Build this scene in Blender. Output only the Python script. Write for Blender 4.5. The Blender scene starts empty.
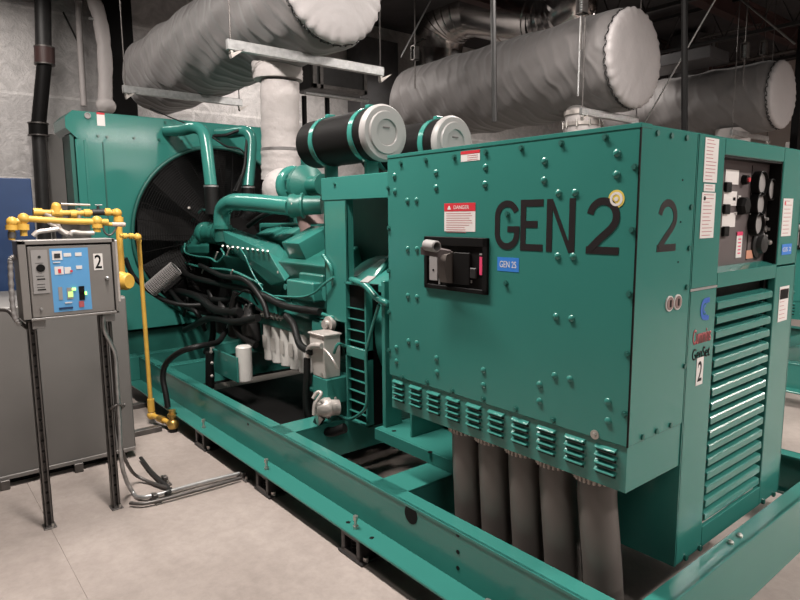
import bpy, bmesh, math, random
from mathutils import Vector as V, Matrix
random.seed(4)
sc = bpy.context.scene
COL = sc.collection
PI = math.pi
R = math.radians

# ------------------------------------------------------------------ camera
F = 616.5
CAM = V((0, 0, 1.6))
def cam_axes():
    y, p, r = R(140.705), R(7.7476), R(0.4588)
    f = V((math.cos(p)*math.cos(y), math.cos(p)*math.sin(y), -math.sin(p)))
    rt = V((math.sin(y), -math.cos(y), 0))
    d = f.cross(rt)
    c, s = math.cos(r), math.sin(r)
    return c*rt + s*d, -s*rt + c*d, f
AR, AD, AF = cam_axes()
def U(px, py, **k):
    """point where the sight line through a pixel meets the plane x=, y= or z= ..."""
    d = AR*((px-400)/F) + AD*((py-300)/F) + AF
    (a, v), = k.items()
    i = 'xyz'.index(a)
    return CAM + d*((v-CAM[i])/d[i])
cam = bpy.data.cameras.new('camera')
cam.sensor_width = 36
cam.lens = 36*F/800
cam.clip_start = 0.02
co = bpy.data.objects.new('camera', cam)
COL.objects.link(co)
m = Matrix((AR, -AD, -AF)).transposed().to_4x4()
m.translation = CAM
co.matrix_world = m
sc.camera = co

# ------------------------------------------------------------------ materials
def mat(name, col, rough=.5, metal=0., noise=0., nscale=8., bump=0., bscale=40., emit=None, est=1., coat=0., stretch=None, rvar=0., spec=.5, dist=.01):
    m = bpy.data.materials.new(name)
    m.use_nodes = True
    nt = m.node_tree
    b = nt.nodes['Principled BSDF']
    b.inputs['Base Color'].default_value = (*col, 1)
    b.inputs['Roughness'].default_value = rough
    b.inputs['Metallic'].default_value = metal
    b.inputs['Coat Weight'].default_value = coat
    b.inputs['Specular IOR Level'].default_value = spec
    tc = nt.nodes.new('ShaderNodeTexCoord')
    src = tc.outputs['Object']
    if stretch:
        mp = nt.nodes.new('ShaderNodeMapping')
        mp.inputs['Scale'].default_value = stretch[0]
        mp.inputs['Rotation'].default_value = stretch[1]
        nt.links.new(src, mp.inputs[0]); src = mp.outputs[0]
    n = nt.nodes.new('ShaderNodeTexNoise')
    n.inputs['Scale'].default_value = nscale
    n.inputs['Detail'].default_value = 6
    nt.links.new(src, n.inputs['Vector'])
    if noise > 0:
        r = nt.nodes.new('ShaderNodeValToRGB')
        r.color_ramp.elements[0].position = .3
        r.color_ramp.elements[1].position = .7
        r.color_ramp.elements[0].color = (*[c*(1-noise) for c in col], 1)
        r.color_ramp.elements[1].color = (*[min(1, c*(1+noise)) for c in col], 1)
        nt.links.new(n.outputs[0], r.inputs[0])
        nt.links.new(r.outputs[0], b.inputs['Base Color'])
    if rvar > 0:
        mr = nt.nodes.new('ShaderNodeMapRange')
        mr.inputs['To Min'].default_value = max(0, rough-rvar)
        mr.inputs['To Max'].default_value = rough+rvar
        nt.links.new(n.outputs[0], mr.inputs[0])
        nt.links.new(mr.outputs[0], b.inputs['Roughness'])
    if bump > 0:
        n2 = nt.nodes.new('ShaderNodeTexNoise')
        n2.inputs['Scale'].default_value = bscale
        n2.inputs['Detail'].default_value = 4
        nt.links.new(src, n2.inputs['Vector'])
        bp = nt.nodes.new('ShaderNodeBump')
        bp.inputs['Strength'].default_value = bump
        bp.inputs['Distance'].default_value = dist
        nt.links.new(n2.outputs[0], bp.inputs['Height'])
        nt.links.new(bp.outputs[0], b.inputs['Normal'])
    if emit:
        b.inputs['Emission Color'].default_value = (*emit, 1)
        b.inputs['Emission Strength'].default_value = est
    return m

M = {}
GC = (.036, .19, .16)
M['green'] = mat('green_enamel', GC, .2, noise=.04, nscale=1.5)
M['green_gloss'] = mat('green_enamel_gloss', GC, .11, noise=.04, nscale=1.5, bump=.02, bscale=1.2)
M['green_cast'] = mat('green_painted_casting', (.018, .13, .105), .4, noise=.18, nscale=7, bump=.25, bscale=60, dist=.004)
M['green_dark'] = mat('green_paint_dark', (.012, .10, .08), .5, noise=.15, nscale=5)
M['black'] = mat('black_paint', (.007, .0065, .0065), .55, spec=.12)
M['black_letter'] = mat('black_vinyl', (.016, .012, .013), .4)
M['rubber'] = mat('black_rubber', (.007, .007, .007), .5, noise=.2, spec=.3)
M['dark'] = mat('dark_steel', (.018, .017, .017), .5, noise=.3, nscale=12)
M['panel_dark'] = mat('instrument_panel_grey', (.11, .09, .09), .5)
M['steel'] = mat('galvanized_steel', (.42, .42, .42), .38, .75, noise=.2, nscale=25)
M['zinc'] = mat('zinc_bolt', (.5, .48, .45), .35, .85)
M['strut'] = mat('weathered_strut', (.12, .11, .105), .45, .6, noise=.25, nscale=20)
M['silver'] = mat('shiny_duct_metal', (.55, .53, .52), .2, 1., noise=.08, nscale=4, rvar=.06)
M['white'] = mat('white_label', (.72, .68, .66), .5)
M['filter'] = mat('white_filter_can', (.62, .6, .57), .35, noise=.06)
M['red'] = mat('red_print', (.6, .03, .045), .45)
M['pink'] = mat('pink_tag', (.75, .06, .16), .45)
M['blue'] = mat('blue_label', (.035, .2, .62), .45)
M['blue_logo'] = mat('blue_print', (.04, .13, .5), .45)
M['red_logo'] = mat('faded_red_print', (.42, .09, .1), .5)
M['sky_blue'] = mat('sky_blue_overlay', (.11, .33, .62), .4)
M['navy'] = mat('navy_paint', (.012, .035, .1), .45, noise=.1)
M['yellow'] = mat('yellow_gas_paint', (.66, .39, .07), .42, noise=.12, nscale=10, bump=.1, bscale=30)
M['brass'] = mat('brass', (.55, .35, .1), .35, .8)
M['seal'] = mat('yellow_seal', (.72, .55, .1), .5)
M['grey_enc'] = mat('grey_enclosure_paint', (.19, .175, .165), .42, noise=.05, nscale=4)
M['grey_tank'] = mat('grey_tank_paint', (.15, .142, .135), .5, noise=.08, nscale=2.5)
M['cap_light'] = mat('pale_grey_enamel', (.5, .47, .44), .45)
M['cap_grey'] = mat('light_grey_plastic', (.29, .275, .27), .45)
M['conduit'] = mat('grey_flexible_conduit', (.11, .094, .086), .42, noise=.08, nscale=6)
M['conduit_hub'] = mat('conduit_bushing', (.55, .45, .4), .5, noise=.2, nscale=40)
M['iso'] = mat('isolator_black', (.045, .042, .042), .35, .3)
M['cast_white'] = mat('bare_aluminium', (.55, .5, .47), .35, .4, noise=.2, nscale=18)
M['rad_core'] = mat('radiator_core', (.008, .01, .01), .5, .3)
M['lit_green'] = mat('lit_green_lamp', (.1, .6, .1), .4, emit=(.45, 1., .15), est=2.5)
M['lit_yellow'] = mat('lit_display', (.3, .5, .1), .4, emit=(.6, .9, .3), est=.7)
M['red_brown'] = mat('primer_red_steel', (.05, .022, .02), .7)
M['duct_dark'] = mat('dark_grey_duct', (.075, .072, .075), .45, .3, noise=.1)
M['lamp_white'] = mat('lamp_tube', (.8, .8, .8), .4, emit=(1, .95, .9), est=6)
M['brown_jacket'] = mat('brown_heat_jacket', (.22, .15, .14), .6, bump=.5, bscale=14)

def fabric(name, col):
    m = mat(name, col, .6, noise=.06, nscale=3, spec=.5)
    nt = m.node_tree
    b = nt.nodes['Principled BSDF']
    tc = nt.nodes.new('ShaderNodeTexCoord'); mp = nt.nodes.new('ShaderNodeMapping'); mp.inputs['Rotation'].default_value = (0, .45, .25)
    nt.links.new(tc.outputs['Object'], mp.inputs[0])
    wv = nt.nodes.new('ShaderNodeTexWave'); wv.inputs['Scale'].default_value = 1.9; wv.inputs['Distortion'].default_value = 5; wv.inputs['Detail'].default_value = 2.5; wv.inputs['Detail Scale'].default_value = .8
    nt.links.new(mp.outputs[0], wv.inputs['Vector'])
    pw = nt.nodes.new('ShaderNodeMath'); pw.operation = 'POWER'; pw.inputs[1].default_value = 2.5; nt.links.new(wv.outputs['Fac'], pw.inputs[0])
    bp = nt.nodes.new('ShaderNodeBump'); bp.inputs['Strength'].default_value = .5; bp.inputs['Distance'].default_value = .022
    nt.links.new(pw.outputs[0], bp.inputs['Height']); nt.links.new(bp.outputs[0], b.inputs['Normal'])
    b.inputs['Sheen Weight'].default_value = .25
    return m
M['jacket'] = fabric('grey_insulation_fabric', (.15, .138, .136))
M['jacket_cap_lit'] = mat('grey_insulation_fabric_lit', (.43, .40, .40), .5, noise=.04, nscale=3, bump=.45, bscale=5, dist=.03)  # same fabric as the jacket, painted paler where the caps face the light
M['jacket_pale'] = mat('pale_insulation_fabric', (.5, .46, .45), .55, noise=.06, nscale=4, bump=.6, bscale=9, dist=.03)

def floor_mat():
    m = bpy.data.materials.new('concrete_floor'); m.use_nodes = True
    nt = m.node_tree; b = nt.nodes['Principled BSDF']; L = nt.links
    tc = nt.nodes.new('ShaderNodeTexCoord')
    def noise(s, d, rgh=.55, dist=0):
        n = nt.nodes.new('ShaderNodeTexNoise'); n.inputs['Scale'].default_value = s
        n.inputs['Detail'].default_value = d; n.inputs['Roughness'].default_value = rgh
        n.inputs['Distortion'].default_value = dist
        L.new(tc.outputs['Object'], n.inputs['Vector']); return n
    a = noise(1.1, 10, .66, .15); c = noise(16, 12, .75, .2); d = noise(2.4, 4, .6, .4)
    r = nt.nodes.new('ShaderNodeValToRGB'); e = r.color_ramp.elements
    e[0].position = .3; e[0].color = (.265, .222, .20, 1); e[1].position = .7; e[1].color = (.40, .345, .316, 1)
    L.new(a.outputs[0], r.inputs[0])
    r2 = nt.nodes.new('ShaderNodeValToRGB'); e = r2.color_ramp.elements
    e[0].position = .34; e[0].color = (.87, .87, .87, 1); e[1].position = .6; e[1].color = (1.05, 1.05, 1.05, 1)
    L.new(c.outputs[0], r2.inputs[0])
    r3 = nt.nodes.new('ShaderNodeValToRGB'); e = r3.color_ramp.elements
    e[0].position = .24; e[0].color = (.78, .76, .76, 1); e[1].position = .31; e[1].color = (1, 1, 1, 1)
    L.new(d.outputs[0], r3.inputs[0])
    def mul(x, y):
        k = nt.nodes.new('ShaderNodeMix'); k.data_type = 'RGBA'; k.blend_type = 'MULTIPLY'; k.inputs[0].default_value = 1
        L.new(x, k.inputs[6]); L.new(y, k.inputs[7]); return k.outputs[2]
    L.new(mul(mul(r.outputs[0], r2.outputs[0]), r3.outputs[0]), b.inputs['Base Color'])
    mr = nt.nodes.new('ShaderNodeMapRange'); mr.inputs['To Min'].default_value = .45; mr.inputs['To Max'].default_value = .75
    L.new(a.outputs[0], mr.inputs[0]); L.new(mr.outputs[0], b.inputs['Roughness'])
    return m
M['floor'] = floor_mat()

def foil_mat():
    """foil faced insulation: wrinkled, with taped horizontal seams and vertical joints"""
    m = bpy.data.materials.new('foil_insulation_wall'); m.use_nodes = True
    nt = m.node_tree; b = nt.nodes['Principled BSDF']; L = nt.links
    tc = nt.nodes.new('ShaderNodeTexCoord')
    sep = nt.nodes.new('ShaderNodeSeparateXYZ'); L.new(tc.outputs['Object'], sep.inputs[0])
    cmb = nt.nodes.new('ShaderNodeCombineXYZ'); L.new(sep.outputs['Y'], cmb.inputs[0]); L.new(sep.outputs['Z'], cmb.inputs[1])
    br = nt.nodes.new('ShaderNodeTexBrick')
    br.inputs['Scale'].default_value = 1; br.inputs['Brick Width'].default_value = 7.3
    br.inputs['Row Height'].default_value = 1.06; br.inputs['Mortar Size'].default_value = .022
    br.inputs['Mortar Smooth'].default_value = .4
    br.inputs['Color1'].default_value = (.66, .63, .62, 1); br.inputs['Color2'].default_value = (.6, .575, .57, 1)
    br.inputs['Mortar'].default_value = (.8, .77, .76, 1)
    L.new(cmb.outputs[0], br.inputs['Vector'])
    n = nt.nodes.new('ShaderNodeTexNoise'); n.inputs['Scale'].default_value = 5; n.inputs['Detail'].default_value = 8
    n.inputs['Roughness'].default_value = .7; n.inputs['Distortion'].default_value = 1.2
    L.new(cmb.outputs[0], n.inputs['Vector'])
    w = nt.nodes.new('ShaderNodeTexNoise'); w.inputs['Scale'].default_value = 45; w.inputs['Detail'].default_value = 3
    L.new(cmb.outputs[0], w.inputs['Vector'])
    r = nt.nodes.new('ShaderNodeValToRGB'); e = r.color_ramp.elements
    e[0].position = .35; e[0].color = (.74, .74, .74, 1); e[1].position = .65; e[1].color = (1.1, 1.1, 1.1, 1)
    L.new(n.outputs[0], r.inputs[0])
    k = nt.nodes.new('ShaderNodeMix'); k.data_type = 'RGBA'; k.blend_type = 'MULTIPLY'; k.inputs[0].default_value = 1
    L.new(br.outputs[0], k.inputs[6]); L.new(r.outputs[0], k.inputs[7])
    L.new(k.outputs[2], b.inputs['Base Color'])
    b.inputs['Roughness'].default_value = .5; b.inputs['Metallic'].default_value = .15
    ad = nt.nodes.new('ShaderNodeMath'); ad.operation = 'MULTIPLY_ADD'
    L.new(w.outputs[0], ad.inputs[0]); ad.inputs[1].default_value = .3; L.new(n.outputs[0], ad.inputs[2])
    bp = nt.nodes.new('ShaderNodeBump'); bp.inputs['Strength'].default_value = .6; bp.inputs['Distance'].default_value = .03
    L.new(ad.outputs[0], bp.inputs['Height']); L.new(bp.outputs[0], b.inputs['Normal'])
    return m
M['foil'] = foil_mat()
M['wall_beige'] = mat('beige_painted_wall', (.42, .35, .32), .8, noise=.05, nscale=2)
M['wall_dark'] = mat('dark_grey_wall', (.1, .095, .095), .8)
M['ceiling'] = mat('dark_ceiling_deck', (.035, .032, .034), .8, noise=.3, nscale=3)

# ------------------------------------------------------------------ mesh builder
def frame_of(d):
    d = d.normalized()
    a = V((0, 0, 1)) if abs(d.z) < .9 else V((1, 0, 0))
    u = d.cross(a).normalized()
    return u, d.cross(u).normalized()

class MB:
    def __init__(s):
        s.bm = bmesh.new()
    def box(s, a, b, bev=0., rot=None, seg=1):
        lo = V([min(p, q) for p, q in zip(a, b)]); hi = V([max(p, q) for p, q in zip(a, b)])
        r = bmesh.ops.create_cube(s.bm, size=1)
        vs = r['verts']
        for v in vs:
            v.co = V([lo[i] + (v.co[i]+.5)*(hi[i]-lo[i]) for i in range(3)])
        if bev > 0:
            es = list({e for v in vs for e in v.link_edges})
            r2 = bmesh.ops.bevel(s.bm, geom=es, offset=bev, segments=seg, affect='EDGES', profile=.6)
            vs = list({v for f in r2['faces'] for v in f.verts} | {v for v in vs if v.is_valid})
        if rot:
            c = (lo+hi)/2
            bmesh.ops.rotate(s.bm, verts=vs, cent=c, matrix=rot)
        return s
    def cyl(s, p0, p1, r, r1=None, n=20, cap=True):
        p0, p1 = V(p0), V(p1)
        r1 = r if r1 is None else r1
        u, w = frame_of(p1-p0)
        A = [s.bm.verts.new(p0+(u*math.cos(2*PI*i/n)+w*math.sin(2*PI*i/n))*r) for i in range(n)]
        B = [s.bm.verts.new(p1+(u*math.cos(2*PI*i/n)+w*math.sin(2*PI*i/n))*r1) for i in range(n)]
        for i in range(n):
            s.bm.faces.new((A[i], A[(i+1) % n], B[(i+1) % n], B[i]))
        if cap:
            s.bm.faces.new(A[::-1]); s.bm.faces.new(B)
        return s
    def lathe(s, p0, d, prof, n=40, cap=True):
        """prof: (distance along d, radius)"""
        p0 = V(p0); d = V(d).normalized(); u, w = frame_of(d)
        rings = []
        for t, r in prof:
            rings.append([s.bm.verts.new(p0+d*t+(u*math.cos(2*PI*i/n)+w*math.sin(2*PI*i/n))*max(r, 1e-4)) for i in range(n)])
        for A, B in zip(rings, rings[1:]):
            for i in range(n):
                s.bm.faces.new((A[i], A[(i+1) % n], B[(i+1) % n], B[i]))
        if cap:
            s.bm.faces.new(rings[0][::-1]); s.bm.faces.new(rings[-1])
        return s
    def tube(s, pts, r, n=10, smooth=0, rfun=None, cap=True):
        pts = [V(p) for p in pts]
        if smooth:
            P = [pts[0]*2-pts[1]] + pts + [pts[-1]*2-pts[-2]]
            out = []
            for i in range(1, len(P)-2):
                for j in range(smooth):
                    t = j/smooth
                    a, b, c, d = P[i-1], P[i], P[i+1], P[i+2]
                    out.append(.5*((2*b)+(c-a)*t+(2*a-5*b+4*c-d)*t*t+(3*b-3*c+d-a)*t*t*t))
            out.append(pts[-1]); pts = out
        tan = []
        for i in range(len(pts)):
            a = pts[max(0, i-1)]; b = pts[min(len(pts)-1, i+1)]
            tan.append((b-a).normalized())
        u, w = frame_of(tan[0])
        rings = []
        for i, p in enumerate(pts):
            t = tan[i]
            u = (u - t*u.dot(t))
            if u.length < 1e-6: u, w = frame_of(t)
            u.normalize(); w = t.cross(u)
            k = 1.
            if 0 < i < len(pts)-1:
                c = tan[i].dot((pts[i]-pts[i-1]).normalized()); k = 1/max(c, .6) if not smooth else 1
            rr = r*(rfun(i/(len(pts)-1)) if rfun else 1)
            rings.append([s.bm.verts.new(p+(u*math.cos(2*PI*j/n)+w*math.sin(2*PI*j/n))*rr) for j in range(n)])
        for A, B in zip(rings, rings[1:]):
            for i in range(n):
                s.bm.faces.new((A[i], A[(i+1) % n], B[(i+1) % n], B[i]))
        if cap:
            s.bm.faces.new(rings[0][::-1]); s.bm.faces.new(rings[-1])
        return s
    def prism(s, poly, ext):
        ext = V(ext)
        A = [s.bm.verts.new(V(p)) for p in poly]; B = [s.bm.verts.new(V(p)+ext) for p in poly]
        s.bm.faces.new(A[::-1]); s.bm.faces.new(B)
        for i in range(len(A)):
            s.bm.faces.new((A[i], A[(i+1) % len(A)], B[(i+1) % len(A)], B[i]))
        return s
    def hull(s, pts, bev=0.):
        t = bmesh.new()
        for p in pts: t.verts.new(V(p))
        bmesh.ops.convex_hull(t, input=t.verts)
        lone = [v for v in t.verts if not v.link_faces]
        bmesh.ops.delete(t, geom=lone, context='VERTS')
        bmesh.ops.dissolve_limit(t, angle_limit=.03, verts=t.verts, edges=t.edges)
        if bev: bmesh.ops.bevel(t, geom=list(t.edges), offset=bev, segments=2, affect='EDGES', profile=.6)
        me = bpy.data.meshes.new('t'); t.to_mesh(me); t.free()
        s.bm.from_mesh(me); bpy.data.meshes.remove(me)
        return s
    def add(s, me, mx):
        t = bmesh.new(); t.from_mesh(me); bmesh.ops.transform(t, matrix=mx, verts=t.verts)
        m2 = bpy.data.meshes.new('t'); t.to_mesh(m2); t.free(); s.bm.from_mesh(m2); bpy.data.meshes.remove(m2)
        return s
    def sphere(s, c, r, sc3=(1, 1, 1), n=12):
        rr = bmesh.ops.create_uvsphere(s.bm, u_segments=n*2, v_segments=n, radius=r)
        for v in rr['verts']: v.co = V(c)+V([v.co[i]*sc3[i] for i in range(3)])
        return s
    def build(s, name, m, parent=None, smooth=None, label=None):
        me = bpy.data.meshes.new(name)
        bmesh.ops.recalc_face_normals(s.bm, faces=s.bm.faces)
        if parent is not None:
            off = wloc(parent)
            bmesh.ops.translate(s.bm, verts=s.bm.verts, vec=-off)
        s.bm.to_mesh(me); s.bm.free()
        me.materials.append(M[m] if isinstance(m, str) else m)
        o = bpy.data.objects.new(name, me); COL.objects.link(o)
        if parent is not None: o.parent = parent
        if smooth is not None:
            for p in me.polygons: p.use_smooth = True
            try: me.set_sharp_from_angle(angle=R(smooth))
            except Exception: pass
        if label: o['label'] = label
        return o
def wloc(o):
    l = V((0, 0, 0))
    while o is not None:
        l = l+o.location; o = o.parent
    return l
def thing(name, label, cat, loc=(0, 0, 0), group=None):
    o = bpy.data.objects.new(name, None); COL.objects.link(o)
    o.location = V(loc); o.empty_display_size = .1
    o['label'] = label; o['category'] = cat
    if group: o['group'] = group
    return o
def tag(o, label, cat, group=None):
    o['label'] = label; o['category'] = cat
    if group: o['group'] = group
    return o
def struct(o):
    o['kind'] = 'structure'; return o
def inst(src, name, parent, loc):
    """a copy of a small part, placed in the world"""
    o = src.copy(); o.name = name; COL.objects.link(o); o.parent = parent
    o.location = V(loc)-wloc(parent)
    return o
def dup_tree(o, off, parent=None, skip=()):
    c = o.copy(); COL.objects.link(c)
    if parent is None: c.location = o.location+V(off)
    c.parent = parent
    for ch in list(o.children):
        if ch.name.split('.')[0] in skip: continue
        dup_tree(ch, off, c, skip)
    return c
def textmesh(s, bold=0.):
    cu = bpy.data.curves.new('t', 'FONT'); cu.body = s; cu.offset = bold; cu.resolution_u = 6
    o = bpy.data.objects.new('t', cu); COL.objects.link(o)
    bpy.context.view_layer.update()
    me = bpy.data.meshes.new_from_object(o.evaluated_get(bpy.context.evaluated_depsgraph_get()))
    bpy.data.objects.remove(o); bpy.data.curves.remove(cu)
    return me
def text_on(mb, s, org, ur, up, w, h, nrm, thick=.0012, bold=0.):
    """lettering stretched to w x h with its lower left corner at org, standing thick proud of its surface"""
    me = textmesh(s, bold)
    xs = [v.co.x for v in me.vertices]; ys = [v.co.y for v in me.vertices]
    x0, x1, y0, y1 = min(xs), max(xs), min(ys), max(ys)
    ur, up, nrm = V(ur).normalized(), V(up).normalized(), V(nrm).normalized()
    t = bmesh.new(); t.from_mesh(me); bpy.data.meshes.remove(me)
    r = bmesh.ops.extrude_face_region(t, geom=list(t.faces))
    top = {v for v in r['geom'] if isinstance(v, bmesh.types.BMVert)}
    for v in t.verts:
        a = (v.co.x-x0)/(x1-x0)*w; b = (v.co.y-y0)/(y1-y0)*h
        v.co = V(org)+ur*a+up*b+nrm*(thick if v in top else 0)
    m2 = bpy.data.meshes.new('t'); t.to_mesh(m2); t.free(); mb.bm.from_mesh(m2); bpy.data.meshes.remove(m2)

# ------------------------------------------------------------------ the room
XW, XE, YN, YF, ZC = -9.3, 18.0, -5.0, 16.0, 5.0
jy = .5
fl = MB()
fl.box((XW-.2, YN-.2, -.15), (XE+.2, jy-.0018, 0)); fl.box((XW-.2, jy+.0018, -.15), (XE+.2, YF+.2, 0)); fl.box((XW-.2, jy-.01, -.15), (XE+.2, jy+.01, -.003))
struct(fl.build('floor', 'floor'))
struct(MB().box((XW-.2, YN, ZC), (XE+.2, YF, ZC+.2)).build('ceiling', 'ceiling'))
struct(MB().box((XW-.2, YN, 0), (XW, YF, ZC)).build('wall_left', 'foil'))
struct(MB().box((XE, YN, 0), (XE+.2, YF, ZC)).build('wall_right', 'wall_dark'))
struct(MB().box((XW-.2, YN-.2, 0), (XE+.2, YN, ZC)).build('wall_front', 'wall_dark'))
struct(MB().box((XW-.2, YF, 0), (XE+.2, YF+.2, ZC)).build('wall_back', 'wall_beige'))

# ------------------------------------------------------------------ skid
ZT, ZB = .355, .14           # top of upper flange, top of lower flange
YR, YR2 = 1.635, 3.565       # outer web faces of the two side rails
CY = 2.6
XA, XB = -5.98, -.875
def make_skid():
    t = thing('steel_skid', 'green steel channel skid with wide bottom flange under the second generator', 'skid frame', (-3.4, CY, .13))
    def rail(sgn):
        y0 = YR if sgn > 0 else YR2
        b = MB()
        b.box((XA, y0, ZB), (XB, y0+sgn*.012, ZT))                      # web
        b.box((XA, y0-sgn*.003, ZT-.014), (XB, y0+sgn*.082, ZT), .0015)        # upper flange
        b.box((XA, y0-sgn*.115, ZB-.014), (XB, y0+sgn*.05, ZB), .003)  # lower flange
        return b
    near = rail(1).build('side_rail', 'green', t)
    rail(-1).build('side_rail', 'green', t)
    # oval lightening hole and drilled holes in the near rail (dark recesses)
    h = MB(); c = U(411, 512, y=YR)
    h.cyl((c.x, YR-.0015, c.z-.012), (c.x, YR+.006, c.z-.012), .042, n=28)
    h.build('web_hole', 'black', near)
    for p in ((458, 535), (458, 552), (458, 568), (248, 424)):
        q = U(*p, y=YR)
        MB().cyl((q.x, YR-.002, q.z), (q.x, YR+.004, q.z), .009, n=12).build('bolt_hole', 'black', near)
    # cross beams with box form
    def cross(x0, x1, zt=ZT, y0=YR+.012, y1=YR2-.012, m='green'):
        b = MB(); b.box((x0, y0, zt-.014), (x1, y1, zt), .002)
        b.box((x0, y0, ZB-.01), (x0+.012, y1, zt-.014)); b.box((x1-.012, y0, ZB-.01), (x1, y1, zt-.014))
        return b.build('cross_beam', m, t)
    cross(-5.98, -5.8); cross(-5.3, -5.2); q_ = U(270, 410, z=.3); MB().box((q_.x-.03, YR+.012, .28), (q_.x+.03, YR+.16, .3), .002).build('gusset', 'green', t); cross(-3.25, -3.08)
    a = U(386, 477, z=ZT).x; b_ = U(413, 489, z=ZT).x
    cross(a, b_)
    # end beam: a channel with its broad face outward
    e = MB()
    e.box((XB-.012, YR-.006, .085), (XB, YR2+.006, ZT)); e.box((XB-.07, YR-.006, ZT-.014), (XB+.004, YR2+.006, ZT), .003)
    e.box((XB-.08, YR-.006, .085), (XB-.012, YR2+.006, .1))
    e.build('end_beam', 'green', t)
    for y in (2.36, 2.44):
        MB().lathe((XB-.035, y, ZT), (0, 0, 1), [(0, .012), (.008, .012), (.014, .006)], n=10).build('bolt', 'zinc', t)
    return t
skid = make_skid()

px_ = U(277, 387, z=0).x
for xa_, xb_ in ((-5.15, px_-.22), (px_+.22, -3.28)):  # black sheets added to darken the floor under the engine
    dt = MB(); dt.box((xa_, 1.66, .142), (xb_, 3.5, .15)); dt.box((xa_, 1.66, .15), (xb_, 1.668, .19)); dt.box((xa_, 3.49, .15), (xb_, 3.5, .19)); dt.build('floor_shade_sheet', 'black', skid)
# vibration isolators under the skid
def make_isolator(x, y, label):
    t = thing('vibration_isolator', label, 'isolator', (x, y, 0), 'spring isolators under the skid')
    b = MB(); b.box((x-.1, y-.055, 0), (x+.1, y+.055, .016), .006)
    b.build('base_plate', 'iso', t)
    b = MB(); b.box((x-.075, y-.05, .016), (x-.048, y+.05, .112), .004); b.box((x+.048, y-.05, .016), (x+.075, y+.05, .112), .004)
    b.box((x-.075, y-.05, .1), (x+.075, y+.05, .1255), .004); b.box((x-.075, y+.01, .016), (x+.075, y+.05, .1)); b.box((x-.075, y-.05, .016), (x+.075, y+.05, .035))
    b.build('housing', 'iso', t)
    MB().lathe((x, y-.015, .035), (0, 0, 1), [(i*.008, .028 if i % 2 else .022) for i in range(9)], n=16).build('spring', 'black', t, 40)
    MB().cyl((x+.085, y-.02, .0), (x+.085, y-.02, .035), .014, n=8).build('anchor_nut', 'zinc', t)
    b = MB(); b.cyl((x, y-.015, .12), (x, y-.015, .2), .007, n=10); b.cyl((x, y-.015, .1405), (x, y-.015, .153), .015, n=6); b.cyl((x, y-.015, .183), (x, y-.015, .202), .013, n=6)
    b.build('leveling_bolt', 'zinc', t)
    return t
YI = 1.583
isx = [-4.10, -3.16, -2.26, -1.42]
lab = ['black spring isolator under the skid nearest the yellow gas pipe', 'black spring isolator under the skid beside the end of the floor conduits',
       'black spring isolator at the lower centre with two drilled holes above it', 'black spring isolator under the near corner of the skid by the bottom edge']
i0 = make_isolator(isx[0], YI, lab[0])
for x, l in zip(isx[1:], lab[1:]):
    c = dup_tree(i0, (x-isx[0], 0, 0)); c['label'] = l
hh = MB()
for dx in (-.07, .12):
    hh.cyl((isx[2]+dx, YI-.01, ZB-.004), (isx[2]+dx, YI-.01, ZB+.0012), .011, n=14)
hh.build('flange_hole', 'black', skid)

# ------------------------------------------------------------------ breaker cabinet
YC, XEND, ZTOP, ZL, ZLB = 1.75, -1.0, 1.868, .862, .706
XL = -2.222
cab = thing('breaker_cabinet', 'large green breaker cabinet lettered GEN 2 overhanging the near side of the skid', 'cabinet', (-1.6, 1.95, ZLB))
b = MB(); b.box((XL, YC, ZL), (XEND, 2.108, ZTOP), .003)
shell = b.build('cabinet_shell', 'green', cab)
MB().box((XL+.002, YC-.002, ZTOP-.012), (XEND+.002, YC+.06, ZTOP+.002), .001).build('top_edge', 'green', cab)
MB().box((XEND-.0035, YC-.0015, ZL), (XEND+.0015, YC+.0035, ZTOP-.012)).build('corner_seam', 'black', cab)
lip = MB().box((XL+.012, YC+.006, ZLB), (XEND-.004, 2.106, ZL+.002)).build('wiring_trough', 'green', cab)
# louvre slots of the trough: ten groups of four pressed hoods
x0s, x1s = U(412, 378, y=YC).x-.04, U(600, 450, y=YC).x
ngr = 10
ls = MB(); dk = MB()
for g in range(ngr):
    cx = -2.156+(-1.078+2.156)*g/(ngr-1)
    lo = MB(); sh = MB()
    for k in range(4):
        z = .836-.0265*k
        # hood: rounded bar
        lo.hull([(cx-.04, YC+.006, z+.009), (cx+.04, YC+.006, z+.009), (cx-.037, YC-.009, z+.001), (cx+.037, YC-.009, z+.001), (cx-.037, YC-.009, z-.003), (cx+.037, YC-.009, z-.003), (cx-.039, YC+.006, z-.003), (cx+.039, YC+.006, z-.003)])
        sh.box((cx-.037, YC+.003, z-.013), (cx+.037, YC+.0055, z-.003))
    v = lo.build('vent_louver', 'green', lip)
    sh.build('vent_slot', 'black', v)
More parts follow.
